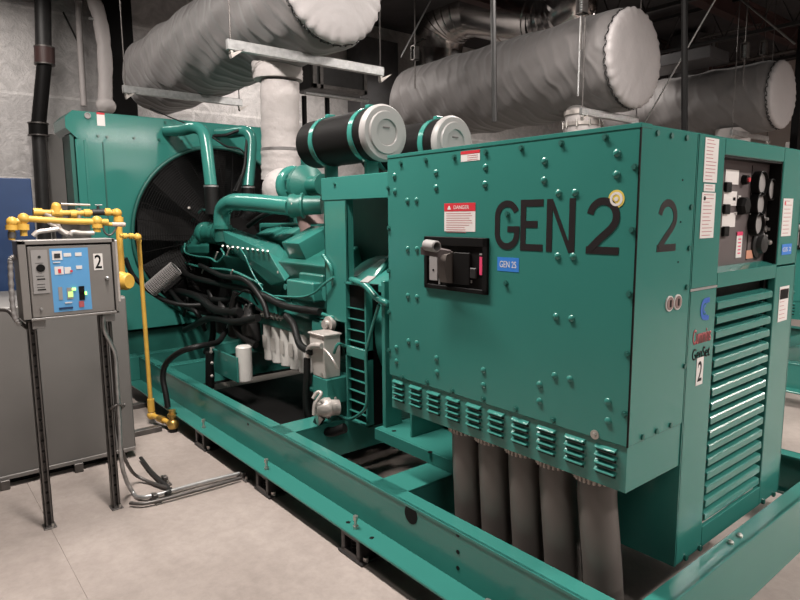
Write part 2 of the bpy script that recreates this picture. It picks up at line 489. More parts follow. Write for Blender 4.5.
# rivets and bolts
rv = MB().lathe((0, 0, 0), (0, -1, 0), [(0, .0125), (.002, .0125), (.006, .009), (.008, .003)], n=14).build('domed_bolt', 'green', cab, 40)
rv.location = V((0, 0, 0))
hx = MB(); hx.cyl((0, 0, 0), (0, -.009, 0), .008, n=6); hx.cyl((0, 0, 0), (0, -.002, 0), .011, n=12)
hx = hx.build('hex_bolt', 'green_dark', cab)
def at_front(o, pts, nm):
    first = True
    for p in pts:
        q = U(*p, y=YC)
        if first:
            o.location = q-wloc(cab); 
            me = o.data
            if not me.get('z'):
                for v in me.vertices: v.co += wloc(cab)
                me['z'] = 1
            first = False
        else:
            c = inst(o, nm, cab, q)
domes = [(394.5, 176), (395, 191), (436, 172.5), (436, 187.5), (407.5, 200.5), (416.5, 200), (485.5, 167), (485, 184), (544.5, 161), (544, 180), (558.5, 193), (575, 192.5),
         (407.5, 249), (417, 249), (557.5, 256), (573, 256.5), (617, 153), (616.5, 174.5), (408, 295.5), (417, 297), (408.5, 341), (417, 343), (396.5, 347.5), (396.5, 361), (436.5, 358), (437, 372),
         (483.5, 370), (483.5, 385), (539.5, 384.5), (539.5, 401), (554.5, 375.5), (570, 379), (608, 401.5), (608, 421), (556, 316.5), (571.5, 318.5)]
at_front(rv, domes, 'domed_bolt')
hexes = [(401, 163), (426, 160), (454.5, 157), (486, 152), (521.5, 148), (561.5, 143), (605.5, 137), (386.8+1.5, 188), (389, 228), (389, 271), (389.5, 312), (389.5, 350), (402.5, 377), (427.5, 382), (452.5, 391), (483.5, 399), (516, 409),
         (553.5, 420), (635, 167), (632.5, 230), (629.5, 294), (627.5, 354), (625, 414), (506, 283), (507.5, 214)]
at_front(hx, hexes, 'hex_bolt')
q = U(595, 434.5, y=YC)
MB().lathe(q, (0, -1, 0), [(0, .016), (.003, .016), (.003, .008), (.01, .006)], n=16).build('washer_bolt', 'zinc', cab)
# lettering
def front_box(px0, py0, px1, py1):
    a = U(px0, py1, y=YC); b_ = U(px1, py0, y=YC)
    return a, b_.x-a.x, b_.z-a.z
def ribbon(mb, pts, th, mp, cap=True):
    n = len(pts); L_, R_ = [], []
    for i, p in enumerate(pts):
        a = pts[max(0, i-1)]; b_ = pts[min(n-1, i+1)]
        dx, dy = b_[0]-a[0], b_[1]-a[1]; l = math.hypot(dx, dy)
        nx, ny = -dy/l*th/2, dx/l*th/2
        L_.append(mp(p[0]+nx, p[1]+ny)); R_.append(mp(p[0]-nx, p[1]-ny))
    for i in range(n-1): mb.prism([L_[i][0], L_[i+1][0], R_[i+1][0], R_[i][0]], L_[0][1]*(1+.02*i))
def glyph(mb, ch, w, h, th, mp_):
    k = th/2; cnt = [0]
    def mp(u, v):
        cnt[0] += 1; p, e = mp_(u, v); return p, e*(1+.0004*cnt[0])
    if ch == 'E':
        for q in ([(0, 0), (th, 0), (th, h), (0, h)], [(th, 0), (w, 0), (w, th), (th, th)], [(th, h-th), (w, h-th), (w, h), (th, h)], [(th, h*.52-k), (w*.76, h*.52-k), (w*.76, h*.52+k), (th, h*.52+k)]):
            P = [mp(*p) for p in q]; mb.prism([p[0] for p in P], P[0][1])
    elif ch == 'N':
        for q in ([(0, 0), (th, 0), (th, h), (0, h)], [(w-th, 0), (w, 0), (w, h), (w-th, h)], [(th, h), (th*.3, h), (w-th, 0), (w-th*.3, 0)]):
            P = [mp(*p) for p in q]; mb.prism([p[0] for p in P], P[0][1])
    elif ch == 'G':
        rx, ry = w/2-k, w/2-k
        top = [(w/2+rx*math.cos(R(a)), h-k-ry+ry*math.sin(R(a))) for a in range(22, 181, 12)]
        bot = [(w/2+rx*math.cos(R(a)), k+ry+ry*math.sin(R(a))) for a in range(180, 361, 12)]
        ribbon(mb, top+bot+[(w-k, h*.46)], th, mp)
        P = [mp(*p) for p in [(w*.52, h*.36), (w, h*.36), (w, h*.36+th*.9), (w*.52, h*.36+th*.9)]]; mb.prism([p[0] for p in P], P[0][1])
    elif ch == '2':
        rx = w/2-k; ry = h*.27
        arc = [(w/2+rx*math.cos(R(a)), h-k-ry+ry*math.sin(R(a))) for a in range(170, -31, -10)]
        e = arc[-1]
        ribbon(mb, arc+[(w*.70, h*.42), (w*.42, h*.27), (w*.2, th+.0), (k*.9, th*.5)], th, mp)
        P = [mp(*p) for p in [(0, 0), (w, 0), (w, th), (0, th)]]; mb.prism([p[0] for p in P], P[0][1])
t = MB(); z0, zh = 1.474, .18
def letters(s, xa, xb, bold):
    glyph(t, s, xb-xa, zh, bold, lambda u, v: (V((xa+u, YC, z0+v)), V((0, -.0012, 0))))
letters('G', U(495, 230, y=YC).x, U(519.5, 230, y=YC).x, .024)
letters('E', U(520.5, 230, y=YC).x, U(543, 230, y=YC).x, .024)
letters('N', U(546.5, 230, y=YC).x, U(575, 230, y=YC).x, .024)
letters('2', U(586.5, 230, y=YC).x, U(619.5, 230, y=YC).x, .024)
t.build('lettering', 'black_letter', cab)
t = MB()
pa = U(656.5, 251, x=XEND); pb = U(673.5, 198, x=XEND)
glyph(t, '2', .12, .167, .023, lambda u, v: (V((XEND, pa.y+u, 1.48+v)), V((.0012, 0, 0))))
t.build('side_number', 'black_letter', cab)
def label_front(px0, py0, px1, py1, name, m, th=.001, y=None):
    y = YC if y is None else y
    a = U(px0, (py0+py1)/2, y=y); b_ = U(px1, (py0+py1)/2, y=y); c = U((px0+px1)/2, py0, y=y); d = U((px0+px1)/2, py1, y=y)
    o = MB().box((a.x, y-th, d.z), (b_.x, y, c.z)).build(name, m, cab)
    return o, a.x, b_.x, d.z, c.z
o, xa, xb, za, zb = label_front(444.5, 203, 475.5, 231.5, 'danger_label', 'white')
MB().box((xa, YC-.0016, zb-.032), (xb, YC-.0005, zb)).build('red_header', 'red', o)
tt = MB(); text_on(tt, 'DANGER', (xa+.055, YC-.0016, zb-.024), (1, 0, 0), (0, 0, 1), .085, .015, (0, -1, 0), .0006, .0)
tt.prism([(xa+.018, YC-.0016, zb-.025), (xa+.04, YC-.0016, zb-.025), (xa+.029, YC-.0016, zb-.008)], (0, -.0006, 0))
tt.build('danger_lettering', 'white', o)
tt = MB()
for k in range(9):
    z = zb-.042-k*.0092
    tt.box((xa+.012, YC-.0014, z), (xb-.012-random.random()*.05, YC-.0009, z+.002))
tt.build('fine_print', 'red_logo', o)
o, xa, xb, za, zb = label_front(461, 150.5, 480, 161, 'warning_label', 'white')
MB().box((xa, YC-.0016, zb-.012), (xb, YC-.0005, zb)).build('red_header', 'red', o)
tt = MB()
for k in range(3): tt.box((xa+.035, YC-.0014, zb-.02-k*.008), (xb-.01, YC-.0009, zb-.018-k*.008))
tt.build('fine_print', 'red_logo', o)
o, xa, xb, za, zb = label_front(497.5, 257.5, 519, 271.5, 'circuit_label', 'blue')
tt = MB(); text_on(tt, 'GEN 2S', (xa+.012, YC-.001, (za+zb)/2-.012), (1, 0, 0), (0, 0, 1), xb-xa-.024, .024, (0, -1, 0), .0006, 0)
tt.build('label_lettering', 'white', o)
q = U(616.5, 199, y=YC)
o = MB().cyl((q.x, YC, q.z), (q.x, YC-.0012, q.z), .028, n=28).build('round_seal', 'seal', cab)
s2 = MB(); s2.lathe((q.x, YC-.0012, q.z), (0, -1, 0), [(0, .022), (.0005, .022), (.0005, .014), (0, .014)], n=28, cap=False); s2.cyl((q.x, YC-.0012, q.z), (q.x, YC-.0019, q.z), .007, n=12)
s2.build('seal_print', 'white', o)
# circuit breaker sunk in the front
xa, xb = -1.962, -1.601; za, zb = 1.297, 1.515
br = MB(); br.box((xa, YC-.012, za), (xb, YC-.0005, za+.018), .002); br.box((xa, YC-.012, zb-.035), (xb, YC-.0005, zb), .002)
br.box((xa, YC-.012, za), (xa+.02, YC-.0005, zb), .002); br.box((xb-.025, YC-.012, za), (xb, YC-.0005, zb), .002); br.box((xa, YC-.003, za), (xb, YC-.0005, zb))
brk = br.build('circuit_breaker', 'black', cab)
MB().box((xa+.03, YC-.007, za+.035), (xa+.078, YC-.003, za+.155)).build('breaker_plate', 'cap_grey', brk)
MB().cyl((xa+.055, YC-.007, za+.078), (xa+.055, YC-.0085, za+.078), .005, n=10).build('screw', 'black', brk)
MB().box((xa+.09, YC-.01, za+.02), (xa+.096, YC-.003, za+.15)).build('slot_edge', 'steel', brk)
hp = MB(); hp.lathe(U(426, 245, y=YC-.08), (1, -.12, -.05), [(0, .014), (.004, .023), (.072, .023), (.076, .019), (.076, .016), (.03, .015)], n=24)
hp.build('handle_grip', 'cap_grey', brk, 35)
hp = MB(); hp.hull([(xa+.08, YC-.1, zb-.04), (xa+.08, YC-.1, zb-.07), (xa+.17, YC-.015, zb-.055), (xa+.17, YC-.015, zb-.09), (xa+.1, YC-.06, zb-.035), (xa+.16, YC-.01, zb-.052)])
hp.build('handle_arm', 'panel_dark', brk)
hp = MB()
pf = []
for k in range(9):
    a = -1.0+k*.22
    pf.append((YC-.004-.045*math.cos(a*.8), za+.035+.014*k))
hp.prism([(xa+.125, YC-.003, za+.03)] + [(xa+.125, p[0], p[1]) for p in pf] + [(xa+.125, YC-.003, za+.16)], (.045, 0, 0))
hp.build('operating_cam', 'brown_jacket' if False else 'conduit', brk, 30)
MB().box((xa+.178, YC-.014, za+.03), (xb-.09, YC-.003, zb-.06), .003).build('switch_body', 'black', brk)
MB().box((xb-.088, YC-.016, za+.06), (xb-.055, YC-.003, za+.1), .003).build('trip_button', 'dark', brk)
MB().box((xb-.044, YC-.006, za+.075), (xb-.03, YC-.003, za+.145)).build('red_tag', 'pink', brk)
MB().box((xb-.045, YC-.006, za+.152), (xb-.032, YC-.003, za+.158)).build('tag_mark', 'cap_grey', brk)
MB().box((xb-.11, YC-.006, za+.04), (xb-.085, YC-.003, za+.051)).build('rating_mark', 'cap_grey', brk)
# end face: bolts, round plugs
eb = MB(); eb.cyl((0, 0, 0), (.006, 0, 0), .01, n=8)
def at_end(px, py, nm, mtl, r=.009, h=.006):
    q = U(px, py, x=XEND); return MB().cyl(q, q+V((h, 0, 0)), r, n=10).build(nm, mtl, cab)
for p in ((657, 133), (671, 135.5), (686, 138), (690.5, 207), (688.5, 248), (686, 287), (642, 437), (656, 431), (670, 425), (684, 366)):
    at_end(*p, 'hex_bolt', 'green_dark')
for p in ((682.5, 180), (680.5, 222), (678, 262)): at_end(*p, 'drilled_hole', 'black', .003, .002)
for p in ((669, 303.5), (677, 302)):
    q = U(*p, x=XEND)
    o = MB().cyl(q, q+V((.004, 0, 0)), .026, n=24).build('round_plug', 'white', cab)
    MB().cyl(q, q+V((.0055, 0, 0)), .022, n=24).build('plug_center', 'brown_jacket', o)
    mk = MB().box((q.x+.0055, q.y-.004, q.z-.012), (q.x+.0065, q.y+.006, q.z+.012)).build('plug_mark', 'black', o)

# ------------------------------------------------------------------ control housing (end of the set)
YH, YH2, ZHB = 2.11, 3.09, .314
ho = thing('control_housing', 'tall green end housing with instrument opening over a louvered grille', 'housing', (-1.6, 2.6, ZHB))
YO0, YO1 = 2.318, 2.87       # opening between columns
b = MB(); b.box((-1.8, YH, ZHB), (-1.765, YH2, ZTOP)); b.box((-1.8, YH, ZHB), (-1.0, YH+.01, ZTOP)); b.box((-1.8, YH2-.01, ZHB), (-1.0, YH2, ZTOP)); b.box((-1.8, YH, ZTOP-.01), (-1.004, YH2, ZTOP)); b.build('housing_shell', 'green', ho)
b = MB(); b.box((-1.03, YH+.002, 1.34), (-1.0, YO0, ZTOP), .003); b.build('corner_column', 'green', ho)
b = MB(); b.box((-1.03, YH+.002, ZHB), (-1.0, YO0, 1.334), .003); lowc = b.build('corner_column', 'green', ho)
MB().box((-1.012, YH+.003, 1.333), (-.9985, YO0, 1.341)).build('column_seam', 'cap_grey', ho)
b = MB(); b.box((-1.03, YO1, 1.38), (-1.0, YH2-.002, ZTOP), .003); b.build('corner_column', 'green', ho)
b = MB(); b.box((-1.03, YO1, ZHB), (-1.0, YH2-.002, 1.374), .003); b.build('corner_column', 'green', ho)
MB().box((-1.03, YO0+.002, 1.808), (-1.0, YO1-.002, ZTOP-.001), .003).build('header_panel', 'green', ho)
b = MB(); b.hull([(-1.0, YO0+.002, 1.33), (-1.0, YO1-.002, 1.33), (-1.0, YO0+.002, 1.385), (-1.0, YO1-.002, 1.385), (-1.05, YO0+.002, 1.40), (-1.05, YO1-.002, 1.40), (-1.05, YO0+.002, 1.33), (-1.05, YO1-.002, 1.33)])
b.build('sill', 'green', ho)
b = MB(); b.box((-1.05, YO0, 1.33), (-1.02, YO0+.006, 1.808)); b.box((-1.05, YO1-.008, 1.38), (-1.004, YO1, 1.808)); b.box((-1.05, YO0, 1.8), (-1.005, YO1, 1.8085)); b.build('opening_frame', 'black', ho)
# instrument panel recessed
XP = -1.052
ip = MB().box((XP-.02, YO0+.002, 1.335), (XP, YO1-.002, 1.805)).build('instrument_panel', 'panel_dark', ho)
def on_panel(px, py): return U(px, py, x=XP)
MB().box((XP, on_panel(750, 200).y-.002, 1.41), (XP+.002, on_panel(750, 200).y+.002, 1.79)).build('panel_seam', 'black', ip)
for (px, py, r) in ((755.5, 184, .05), (754, 204.5, .05), (752, 224, .048), (765, 190, .045)):
    q = on_panel(px, py)
    g = MB().lathe(q, (1, 0, 0), [(0, r), (.03, r), (.032, r*.93), (.02, r*.86)], n=28).build('gauge', 'black', ip, 35)
    MB().cyl(q+V((.02, 0, 0)), q+V((.0215, 0, 0)), r*.84, n=24).build('gauge_face', 'cap_grey', g)
q = on_panel(757, 244)
MB().lathe(q, (1, 0, 0), [(0, .06), (.008, .06), (.012, .04), (.03, .036), (.034, .02)], n=28).build('selector_knob', 'dark', ip, 35)
for (px, py, w, h, m_) in ((731.5, 177, .115, .055, 'white'), (729.5, 198.5, .115, .055, 'white'), (728, 220, .115, .055, 'white'), (752, 215, .045, .02, 'white')):
    q = on_panel(px, py)
    MB().box((XP, q.y-w/2, q.z-h/2), (XP+.003, q.y+w/2, q.z+h/2)).build('panel_label', m_, ip)
for (px, py) in ((726, 187), (724.5, 209), (723.5, 231)):
    q = on_panel(px, py)
    MB().box((XP, q.y-.02, q.z-.02), (XP+.012, q.y+.025, q.z+.018), .002).build('meter_window', 'black', ip)
q = on_panel(740, 206)
MB().lathe(q, (1, 0, 0), [(0, .04), (.02, .038), (.03, .03)], n=6).build('phase_switch', 'black', ip)
for p in ((733.5, 199), (739, 197), (735, 213.5)):
    q = on_panel(*p); MB().box((XP, q.y-.012, q.z-.006), (XP+.003, q.y+.012, q.z+.006)).build('switch_mark', 'white', ip)
q = on_panel(743, 180); MB().lathe(q, (1, 0, 0), [(0, .02), (.02, .018)], n=14).build('red_knob', 'black', ip); MB().cyl(q+V((.02, 0, 0)), q+V((.026, 0, 0)), .009, n=12).build('lamp_lens', 'red', ip)
q = on_panel(738.8, 245)
o = MB().box((XP, q.y-.03, q.z-.05), (XP+.003, q.y+.022, q.z+.05)).build('warning_tag', 'white', ip)
MB().box((XP, q.y-.03, q.z+.038), (XP+.004, q.y+.022, q.z+.053)).build('tag_header', 'pink', o)
tt = MB()
for k in range(5): tt.box((XP+.003, q.y-.015, q.z-.035+k*.014), (XP+.0036, q.y+.01, q.z-.03+k*.014))
tt.build('tag_print', 'pink', o)
q = on_panel(749, 257)
MB().box((XP, q.y-.035, 1.416), (XP+.003, q.y+.03, 1.45)).build('orange_sticker', mat('orange_sticker', (.65, .3, .2), .5), ip)
for k in range(10):
    q = on_panel(770.3-.36*k, 178+4.6*k)
    l = MB().cyl(q, q+V((.008, 0, 0)), .0085, n=10).build('indicator_lamp', 'cap_grey', ip)
    MB().box((XP, q.y-.045, q.z-.004), (XP+.001, q.y-.02, q.z+.004)).build('lamp_legend', 'black' if k % 2 else 'cap_grey', ip)
for (px, py) in ((763, 219), (765, 229), (762, 236)):
    q = on_panel(px, py); MB().lathe(q, (1, 0, 0), [(0, .014), (.006, .014), (.01, .007), (.02, .006)], n=12).build('toggle_switch', 'cap_grey', ip)
for p in ((769.5, 242.5), (774.5, 242)):
    q = U(*p, x=-1.03); MB().sphere((q.x, q.y, q.z), .011).build('latch_knob', 'cast_white', ho, 60)
# louvers
zs = [1.262-.0645*k for k in range(15)]
zs = []
zt_, zbm = U(748, 287, x=XEND).z, U(730, 498, x=XEND).z
NL = 16
for k in range(NL): zs.append(1.262+(.435-1.262)*k/(NL-1))
for z in zs:
    b = MB(); y0, y1 = YO0+.012, YO1-.03
    P = [(-1.04, .022), (-1.001, .016), (-.997, .012), (-.997, -.012), (-1.002, -.015), (-1.002, .009), (-1.04, .014)]
    b.prism([(x, y0, z+dz) for x, dz in P], (0, y1-y0, 0))
    b.build('louver_blade', 'green', ho)
MB().box((-1.05, YO1-.028, ZHB+.07), (-1.035, YO1, 1.33)).build('grille_gap', 'black', ho)
MB().box((-1.06, YO0, ZHB+.05), (-1.05, YO1, 1.33)).build('grille_backing', 'black', ho)
MB().box((-1.015, YO0+.002, ZHB), (-1.0, YO1-.002, .40), .002).build('bottom_panel', 'green', ho)
for (px, py) in ((684.5, 557), (698.5, 547.5), (762, 501), (772.5, 494)):
    q = U(px, py, x=XEND); MB().cyl(q, q+V((.01, 0, 0)), .012, n=6).build('hex_bolt', 'green_dark', ho)
# labels on columns
def end_label(px0, py0, px1, py1, name, m_, par=ho, lines=0):
    a = U((px0+px1)/2, py1, x=XEND); c = U((px0+px1)/2, py0, x=XEND)
    l = U(px0, (py0+py1)/2, x=XEND); r = U(px1, (py0+py1)/2, x=XEND)
    o = MB().box((XEND+.0005, l.y, a.z), (XEND+.0018, r.y, c.z)).build(name, m_, par)
    if lines:
        tt = MB(); n = lines; H_ = c.z-a.z
        for k in range(n):
            z = c.z-H_*(k+.7)/(n+.4)
            tt.box((XEND+.0018, l.y+.012, z), (XEND+.0022, l.y+(r.y-l.y)*(.55+.35*random.random()), z+.0022))
        tt.build('fine_print', 'red_logo', o)
    return o, l.y, r.y, a.z, c.z
o, y0, y1, z0, z1 = end_label(704, 138, 717.5, 182.5, 'instruction_label', 'white', lines=12)
o, *_ = end_label(703.5, 184, 714.5, 191.5, 'small_label', 'white', lines=2)
o, y0, y1, z0, z1 = end_label(700.5, 192.5, 714, 238, 'instruction_label', 'white', lines=12)
MB().cyl((XEND+.0018, y0+.02, z1-.02), (XEND+.0024, y0+.02, z1-.02), .008, n=12).build('label_symbol', 'black', o)
o, y0, y1, z0, z1 = end_label(782, 198.5, 791.5, 236, 'warning_label', 'white', lines=9)
MB().cyl((XEND+.0018, y0+.02, z1-.02), (XEND+.0024, y0+.02, z1-.02), .008, n=12).build('label_symbol', 'red', o)
o, y0, y1, z0, z1 = end_label(781.5, 244, 791, 254.5, 'circuit_label', 'blue')
tt = MB(); text_on(tt, 'GS 2', (XEND+.0018, y0+.008, (z0+z1)/2-.009), (0, 1, 0), (0, 0, 1), y1-y0-.016, .018, (1, 0, 0), .0006)
tt.build('label_lettering', 'white', o)
o, y0, y1, z0, z1 = end_label(778.5, 286.5, 787.5, 320.5, 'nameplate', 'white', lines=8)
MB().box((XEND+.0018, y0+.005, z1-.055), (XEND+.0026, y1-.005, z1-.012)).build('nameplate_header', 'black', o)
o, y0, y1, z0, z1 = end_label(696, 357.5, 702.5, 384.5, 'number_plate', 'white')
tt = MB(); text_on(tt, '2', (XEND+.0018, y0+.01, z0+.014), (0, 1, 0), (0, 0, 1), y1-y0-.02, z1-z0-.028, (1, 0, 0), .0006, .008)
tt.build('plate_number', 'black', o)
# round blue mark built from an outer open ring and an inner one
q = U(704.5, 309, x=XEND)
tt = MB()
def ring_arc(c, r0, r1, a0, a1, n=24):
    pts = [(XEND+.0005, c.y+r1*math.cos(R(a0+(a1-a0)*i/n))*.8, c.z+r1*math.sin(R(a0+(a1-a0)*i/n))) for i in range(n+1)]
    pts += [(XEND+.0005, c.y+r0*math.cos(R(a1-(a1-a0)*i/n))*.8, c.z+r0*math.sin(R(a1-(a1-a0)*i/n))) for i in range(n+1)]
    A = [tt.bm.verts.new(V(p)+V((.0012, 0, 0))) for p in pts]
    for i in range(n):
        tt.bm.faces.new((A[i], A[i+1], A[-2-i], A[-1-i]))
ring_arc(q, .022, .040, 48, 312); ring_arc(q, .008, .016, 60, 300)
tt.box((XEND+.0005, q.y+.008, q.z-.042), (XEND+.0017, q.y+.034, q.z-.026)); tt.box((XEND+.0005, q.y+.008, q.z+.022), (XEND+.0017, q.y+.034, q.z+.04))
tt.build('round_logo', 'blue_logo', ho)
tt = MB(); a = U(692.5, 341, x=XEND); c = U(711, 325.5, x=XEND)
text_on(tt, 'Cummins', (XEND+.0005, a.y, c.z-.055), (0, 1, 0), (0, 0, 1), c.y-a.y, .055, (1, 0, 0), .0012, .012)
tt.build('brand_lettering', 'red_logo', ho)
tt = MB(); a = U(692, 356, x=XEND); c = U(710, 343.5, x=XEND)
text_on(tt, 'GenSet', (XEND+.0005, a.y, c.z-.045), (0, 1, 0), (0, 0, 1), c.y-a.y, .042, (1, 0, 0), .0012, .004)
tt.build('model_lettering', 'black', ho)

# support frame over the generator end, carries the air cleaners
fr = thing('air_cleaner_stand', 'open green sheet metal frame with post and top rail carrying the air cleaners', 'frame', (-2.8, 2.6, .35))
b = MB(); b.box((-3.352, YH, 1.7), (-1.81, YH+.05, 1.838), .003)
b.build('top_rail', 'green', fr)
MB().box((-3.352, YH2-.05, 1.7), (-1.81, YH2, 1.838), .003).build('top_rail', 'green', fr)
for yy, s_ in ((YH+.004, 1), (YH2-.004, -1)):
    b = MB(); b.box((-3.335, yy, .95), (-3.085, yy+s_*.012, 1.705), .002); b.box((-3.335, yy, .36), (-3.325, yy+s_*.07, 1.705)); b.box((-3.335, yy, .36), (-3.26, yy+s_*.012, .95)); b.box((-3.095, yy, .95), (-3.085, yy+s_*.05, 1.705)); b.build('post', 'green', fr)
MB().box((-3.352, YH+.01, 1.825), (-1.81, YH2-.01, 1.836)).build('top_sheet', 'green', fr)
q = U(335, 184, y=YH)
MB().cyl((q.x, YH, q.z), (q.x, YH-.01, q.z), .01, n=6).build('bolt', 'green_dark', fr)
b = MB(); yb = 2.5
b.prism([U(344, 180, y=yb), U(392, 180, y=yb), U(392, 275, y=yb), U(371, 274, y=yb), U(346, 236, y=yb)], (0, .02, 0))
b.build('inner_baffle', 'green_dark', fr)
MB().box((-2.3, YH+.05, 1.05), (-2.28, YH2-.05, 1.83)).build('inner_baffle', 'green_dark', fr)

# ------------------------------------------------------------------ alternator
al = thing('alternator', 'green drum shaped alternator with square side grille behind the breaker cabinet', 'alternator', (-2.4, 2.6, .36))
b = MB(); b.lathe((-3.0, CY, .93), (1, 0, 0), [(0, .40), (.02, .43), (.1, .45), (.14, .45), (.16, .47), (1.15, .47)], n=48)
b.build('stator_drum', 'green', al, 35)
b = MB(); b.hull([(-3.15, 2.17, 1.2), (-3.15, 3.03, 1.2), (-2.1, 2.17, 1.2), (-2.1, 3.03, 1.2), (-3.12, 2.4, 1.33), (-2.1, 2.4, 1.33), (-3.12, 2.8, 1.33), (-2.1, 2.8, 1.33), (-3.15, 2.17, 1.16), (-3.15, 3.03, 1.16), (-2.1, 2.17, 1.16), (-2.1, 3.03, 1.16)], .004)
b.build('top_cover', 'green', al)
q = U(368, 279, z=1.262)
MB().box((q.x-.035, q.y-.03, 1.256), (q.x+.035, q.y+.03, 1.262), rot=Matrix.Rotation(R(28), 3, 'X')).build('small_label', 'cap_grey', al)
# side grille
gy = 2.07
gx0, gx1, gz0, gz1 = U(345, 330, y=gy).x, U(366, 330, y=gy).x, .36, U(355, 283, y=gy).z
b = MB()
for a_, c_ in ((gx0, gx0+.014), (gx1-.014, gx1)): b.box((a_, gy, gz0), (c_, gy+.05, gz1), .002)
for z in (gz0, .765, gz1-.014): b.box((gx0, gy, z), (gx1, gy+.05, z+(.014 if z != .765 else .06)), .002)
gr = b.build('side_grille', 'green', al)
MB().box((gx0+.01, gy+.03, gz0), (gx1-.01, gy+.25, gz1-.01)).build('grille_mesh', 'black', gr)
for k in range(4):
    MB().box((gx0+.01, gy+.008, .86+k*.066), (gx1-.01, gy+.028, .863+k*.066)).build('grille_bar', 'green', gr)
for k in range(5):
    MB().box((gx0+.01, gy+.008, .42+k*.066), (gx1-.01, gy+.028, .423+k*.066)).build('grille_bar', 'green', gr)
# flanged foot with ribs
b = MB(); b.box((-2.68, 2.012, .395), (-1.5, 3.2, .42)); b.box((-2.68, 2.0, .356), (-1.5, 2.012, .42), .002)
ft = b.build('mounting_foot', 'green', al)
for x in (-2.67, -2.44, -2.05):
    if x < -2.6: MB().box((x, 2.05, .42), (x+.03, 2.17, 1.25), .003).build('foot_rib', 'green', ft)
    else: MB().box((x, 2.06, .42), (x+.014, 2.46, .72), .002).build('foot_rib', 'green', ft)
MB().box((-2.66, 2.45, .42), (-1.5, 2.5, .8)).build('foot_web', 'green', ft)
for p in ((394, 431), (430, 452)):
    q = U(*p, z=.42); MB().cyl((q.x, q.y, .419), (q.x, q.y, .4212), .013, n=14).build('foot_hole', 'black', ft)
xa_ = U(416, 489, z=ZT).x
MB().box((-2.25, 2.02, .355), (-1.85, 2.4, .395), .003).build('shim_block', 'green', ft)
MB().box((-2.6, 2.9, .355), (-1.85, 3.1, .395), .003).build('shim_block', 'green', ft)
# curved end ring
b = MB()
arc = [(-2.60, CY-.5*math.sin(R(a)), .93+.5*math.cos(R(a))) for a in range(20, 165, 8)]
b.tube(arc, .022, n=8)
b.build('end_ring', 'green', al, 40)
b = MB()
arc = [(-2.97, CY-.47*math.sin(R(a)), .93+.47*math.cos(R(a))) for a in range(20, 165, 8)]
b.tube(arc, .02, n=8); b.build('end_ring', 'green', al, 40)
# coolant pipe running over the alternator front
cp = MB(); yv = 2.045
cp.tube([U(349, 279, y=2.2), U(356, 281, y=yv), U(366, 286, y=yv), U(376, 297, y=yv), U(386, 303, y=yv), U(392, 306, y=2.14)], .02, n=10, smooth=5)
tag(cp.build('drain_pipe', 'green', None, 50), 'thick green pipe curving over the top corner of the alternator grille', 'pipe')
cp = MB(); cp.tube([U(379, 305, y=yv), U(375, 318, y=yv), U(369, 340, y=yv), U(366, 355, y=yv), U(366.5, 380, y=yv), U(366.5, 404, y=yv), U(361, 413, y=yv), U(350, 419, y=yv), U(340, 416, y=yv), U(332, 411, y=yv)], .010, n=8, smooth=5)
tag(cp.build('drain_tube', 'green', None, 50), 'slim green tube looping down past the alternator grille to the cable gland', 'pipe')

# ------------------------------------------------------------------ flexible conduits under the trough
def make_conduit(x, y, lean, label):
    t = thing('flexible_conduit', label, 'conduit', (x, y, 0), 'grey conduits dropping from the wiring trough')
    hub = MB(); hub.cyl((x, y, .69), (x, y, .7055), .074, n=28)
    for k in range(28):
        a = 2*PI*k/28
        hub.box((x+.078*math.cos(a)-.004, y+.078*math.sin(a)-.004, .682), (x+.078*math.cos(a)+.004, y+.078*math.sin(a)+.004, .7055))
    hub.build('bushing', 'conduit_hub', t)
    b = MB(); b.tube([(x, y, .7), (x+.003, y, .6), (x+lean*.4, y+.0, .45), (x+lean*.8, y+.0, .25), (x+lean, y, .0)], .068, n=24, smooth=5)
    b.build('hose', 'conduit', t, 60)
    return t
cl = ['grey flexible conduit at the far left of the row of five', 'grey flexible conduit second from left under the green trough', 'middle grey flexible conduit of the five under the green trough',
      'grey flexible conduit second from right under the green trough', 'grey flexible conduit nearest the cabinet corner, rightmost of five']
for i, (px, py) in enumerate(((467.5, 440), (494.5, 448), (525.5, 456), (557.5, 469), (597, 482))):
    q = U(px, py, y=1.85)
    make_conduit(q.x, 1.85, .03+.006*i, cl[i])

# ------------------------------------------------------------------ engine
en = thing('diesel_engine', 'large green V type diesel engine in the middle of the skid', 'engine', (-4.2, CY, .36))
b = MB(); b.box((-5.1, 2.28, .62), (-3.35, 2.92, 1.12), .02)
for x in [-5.0+.22*i for i in range(8)]:
    b.box((x, 2.262, .66), (x+.05, 2.29, 1.08), .008)
b.build('crankcase', 'green_cast', en)
b = MB(); b.hull([(-5.05, 2.3, .62), (-3.4, 2.3, .62), (-5.05, 2.9, .62), (-3.4, 2.9, .62), (-5.0, 2.4, .42), (-3.5, 2.4, .42), (-5.0, 2.8, .42), (-3.5, 2.8, .42)], .015); b.build('oil_pan', 'green_dark', en)
b = MB(); b.lathe((-3.4, CY, .93), (1, 0, 0), [(0, .36), (.03, .40), (.1, .42), (.22, .43), (.27, .43)], n=40); b.build('flywheel_housing', 'green_cast', en, 35)
for x in (-4.9, -3.7):
    b = MB(); b.box((x-.09, 2.2, .37), (x+.09, 2.3, .395), .004); b.box((x-.012, 2.22, .395), (x+.012, 2.3, .7)); b.box((x-.08, 2.28, .395), (x+.08, 2.3, .75)); b.build('mounting_foot', 'green', en)
    b = MB(); b.box((x-.12, 2.9, .37), (x+.12, 3.25, .395), .004); b.box((x-.1, 2.9, .395), (x+.1, 2.92, .75)); b.build('mounting_foot', 'green', en)
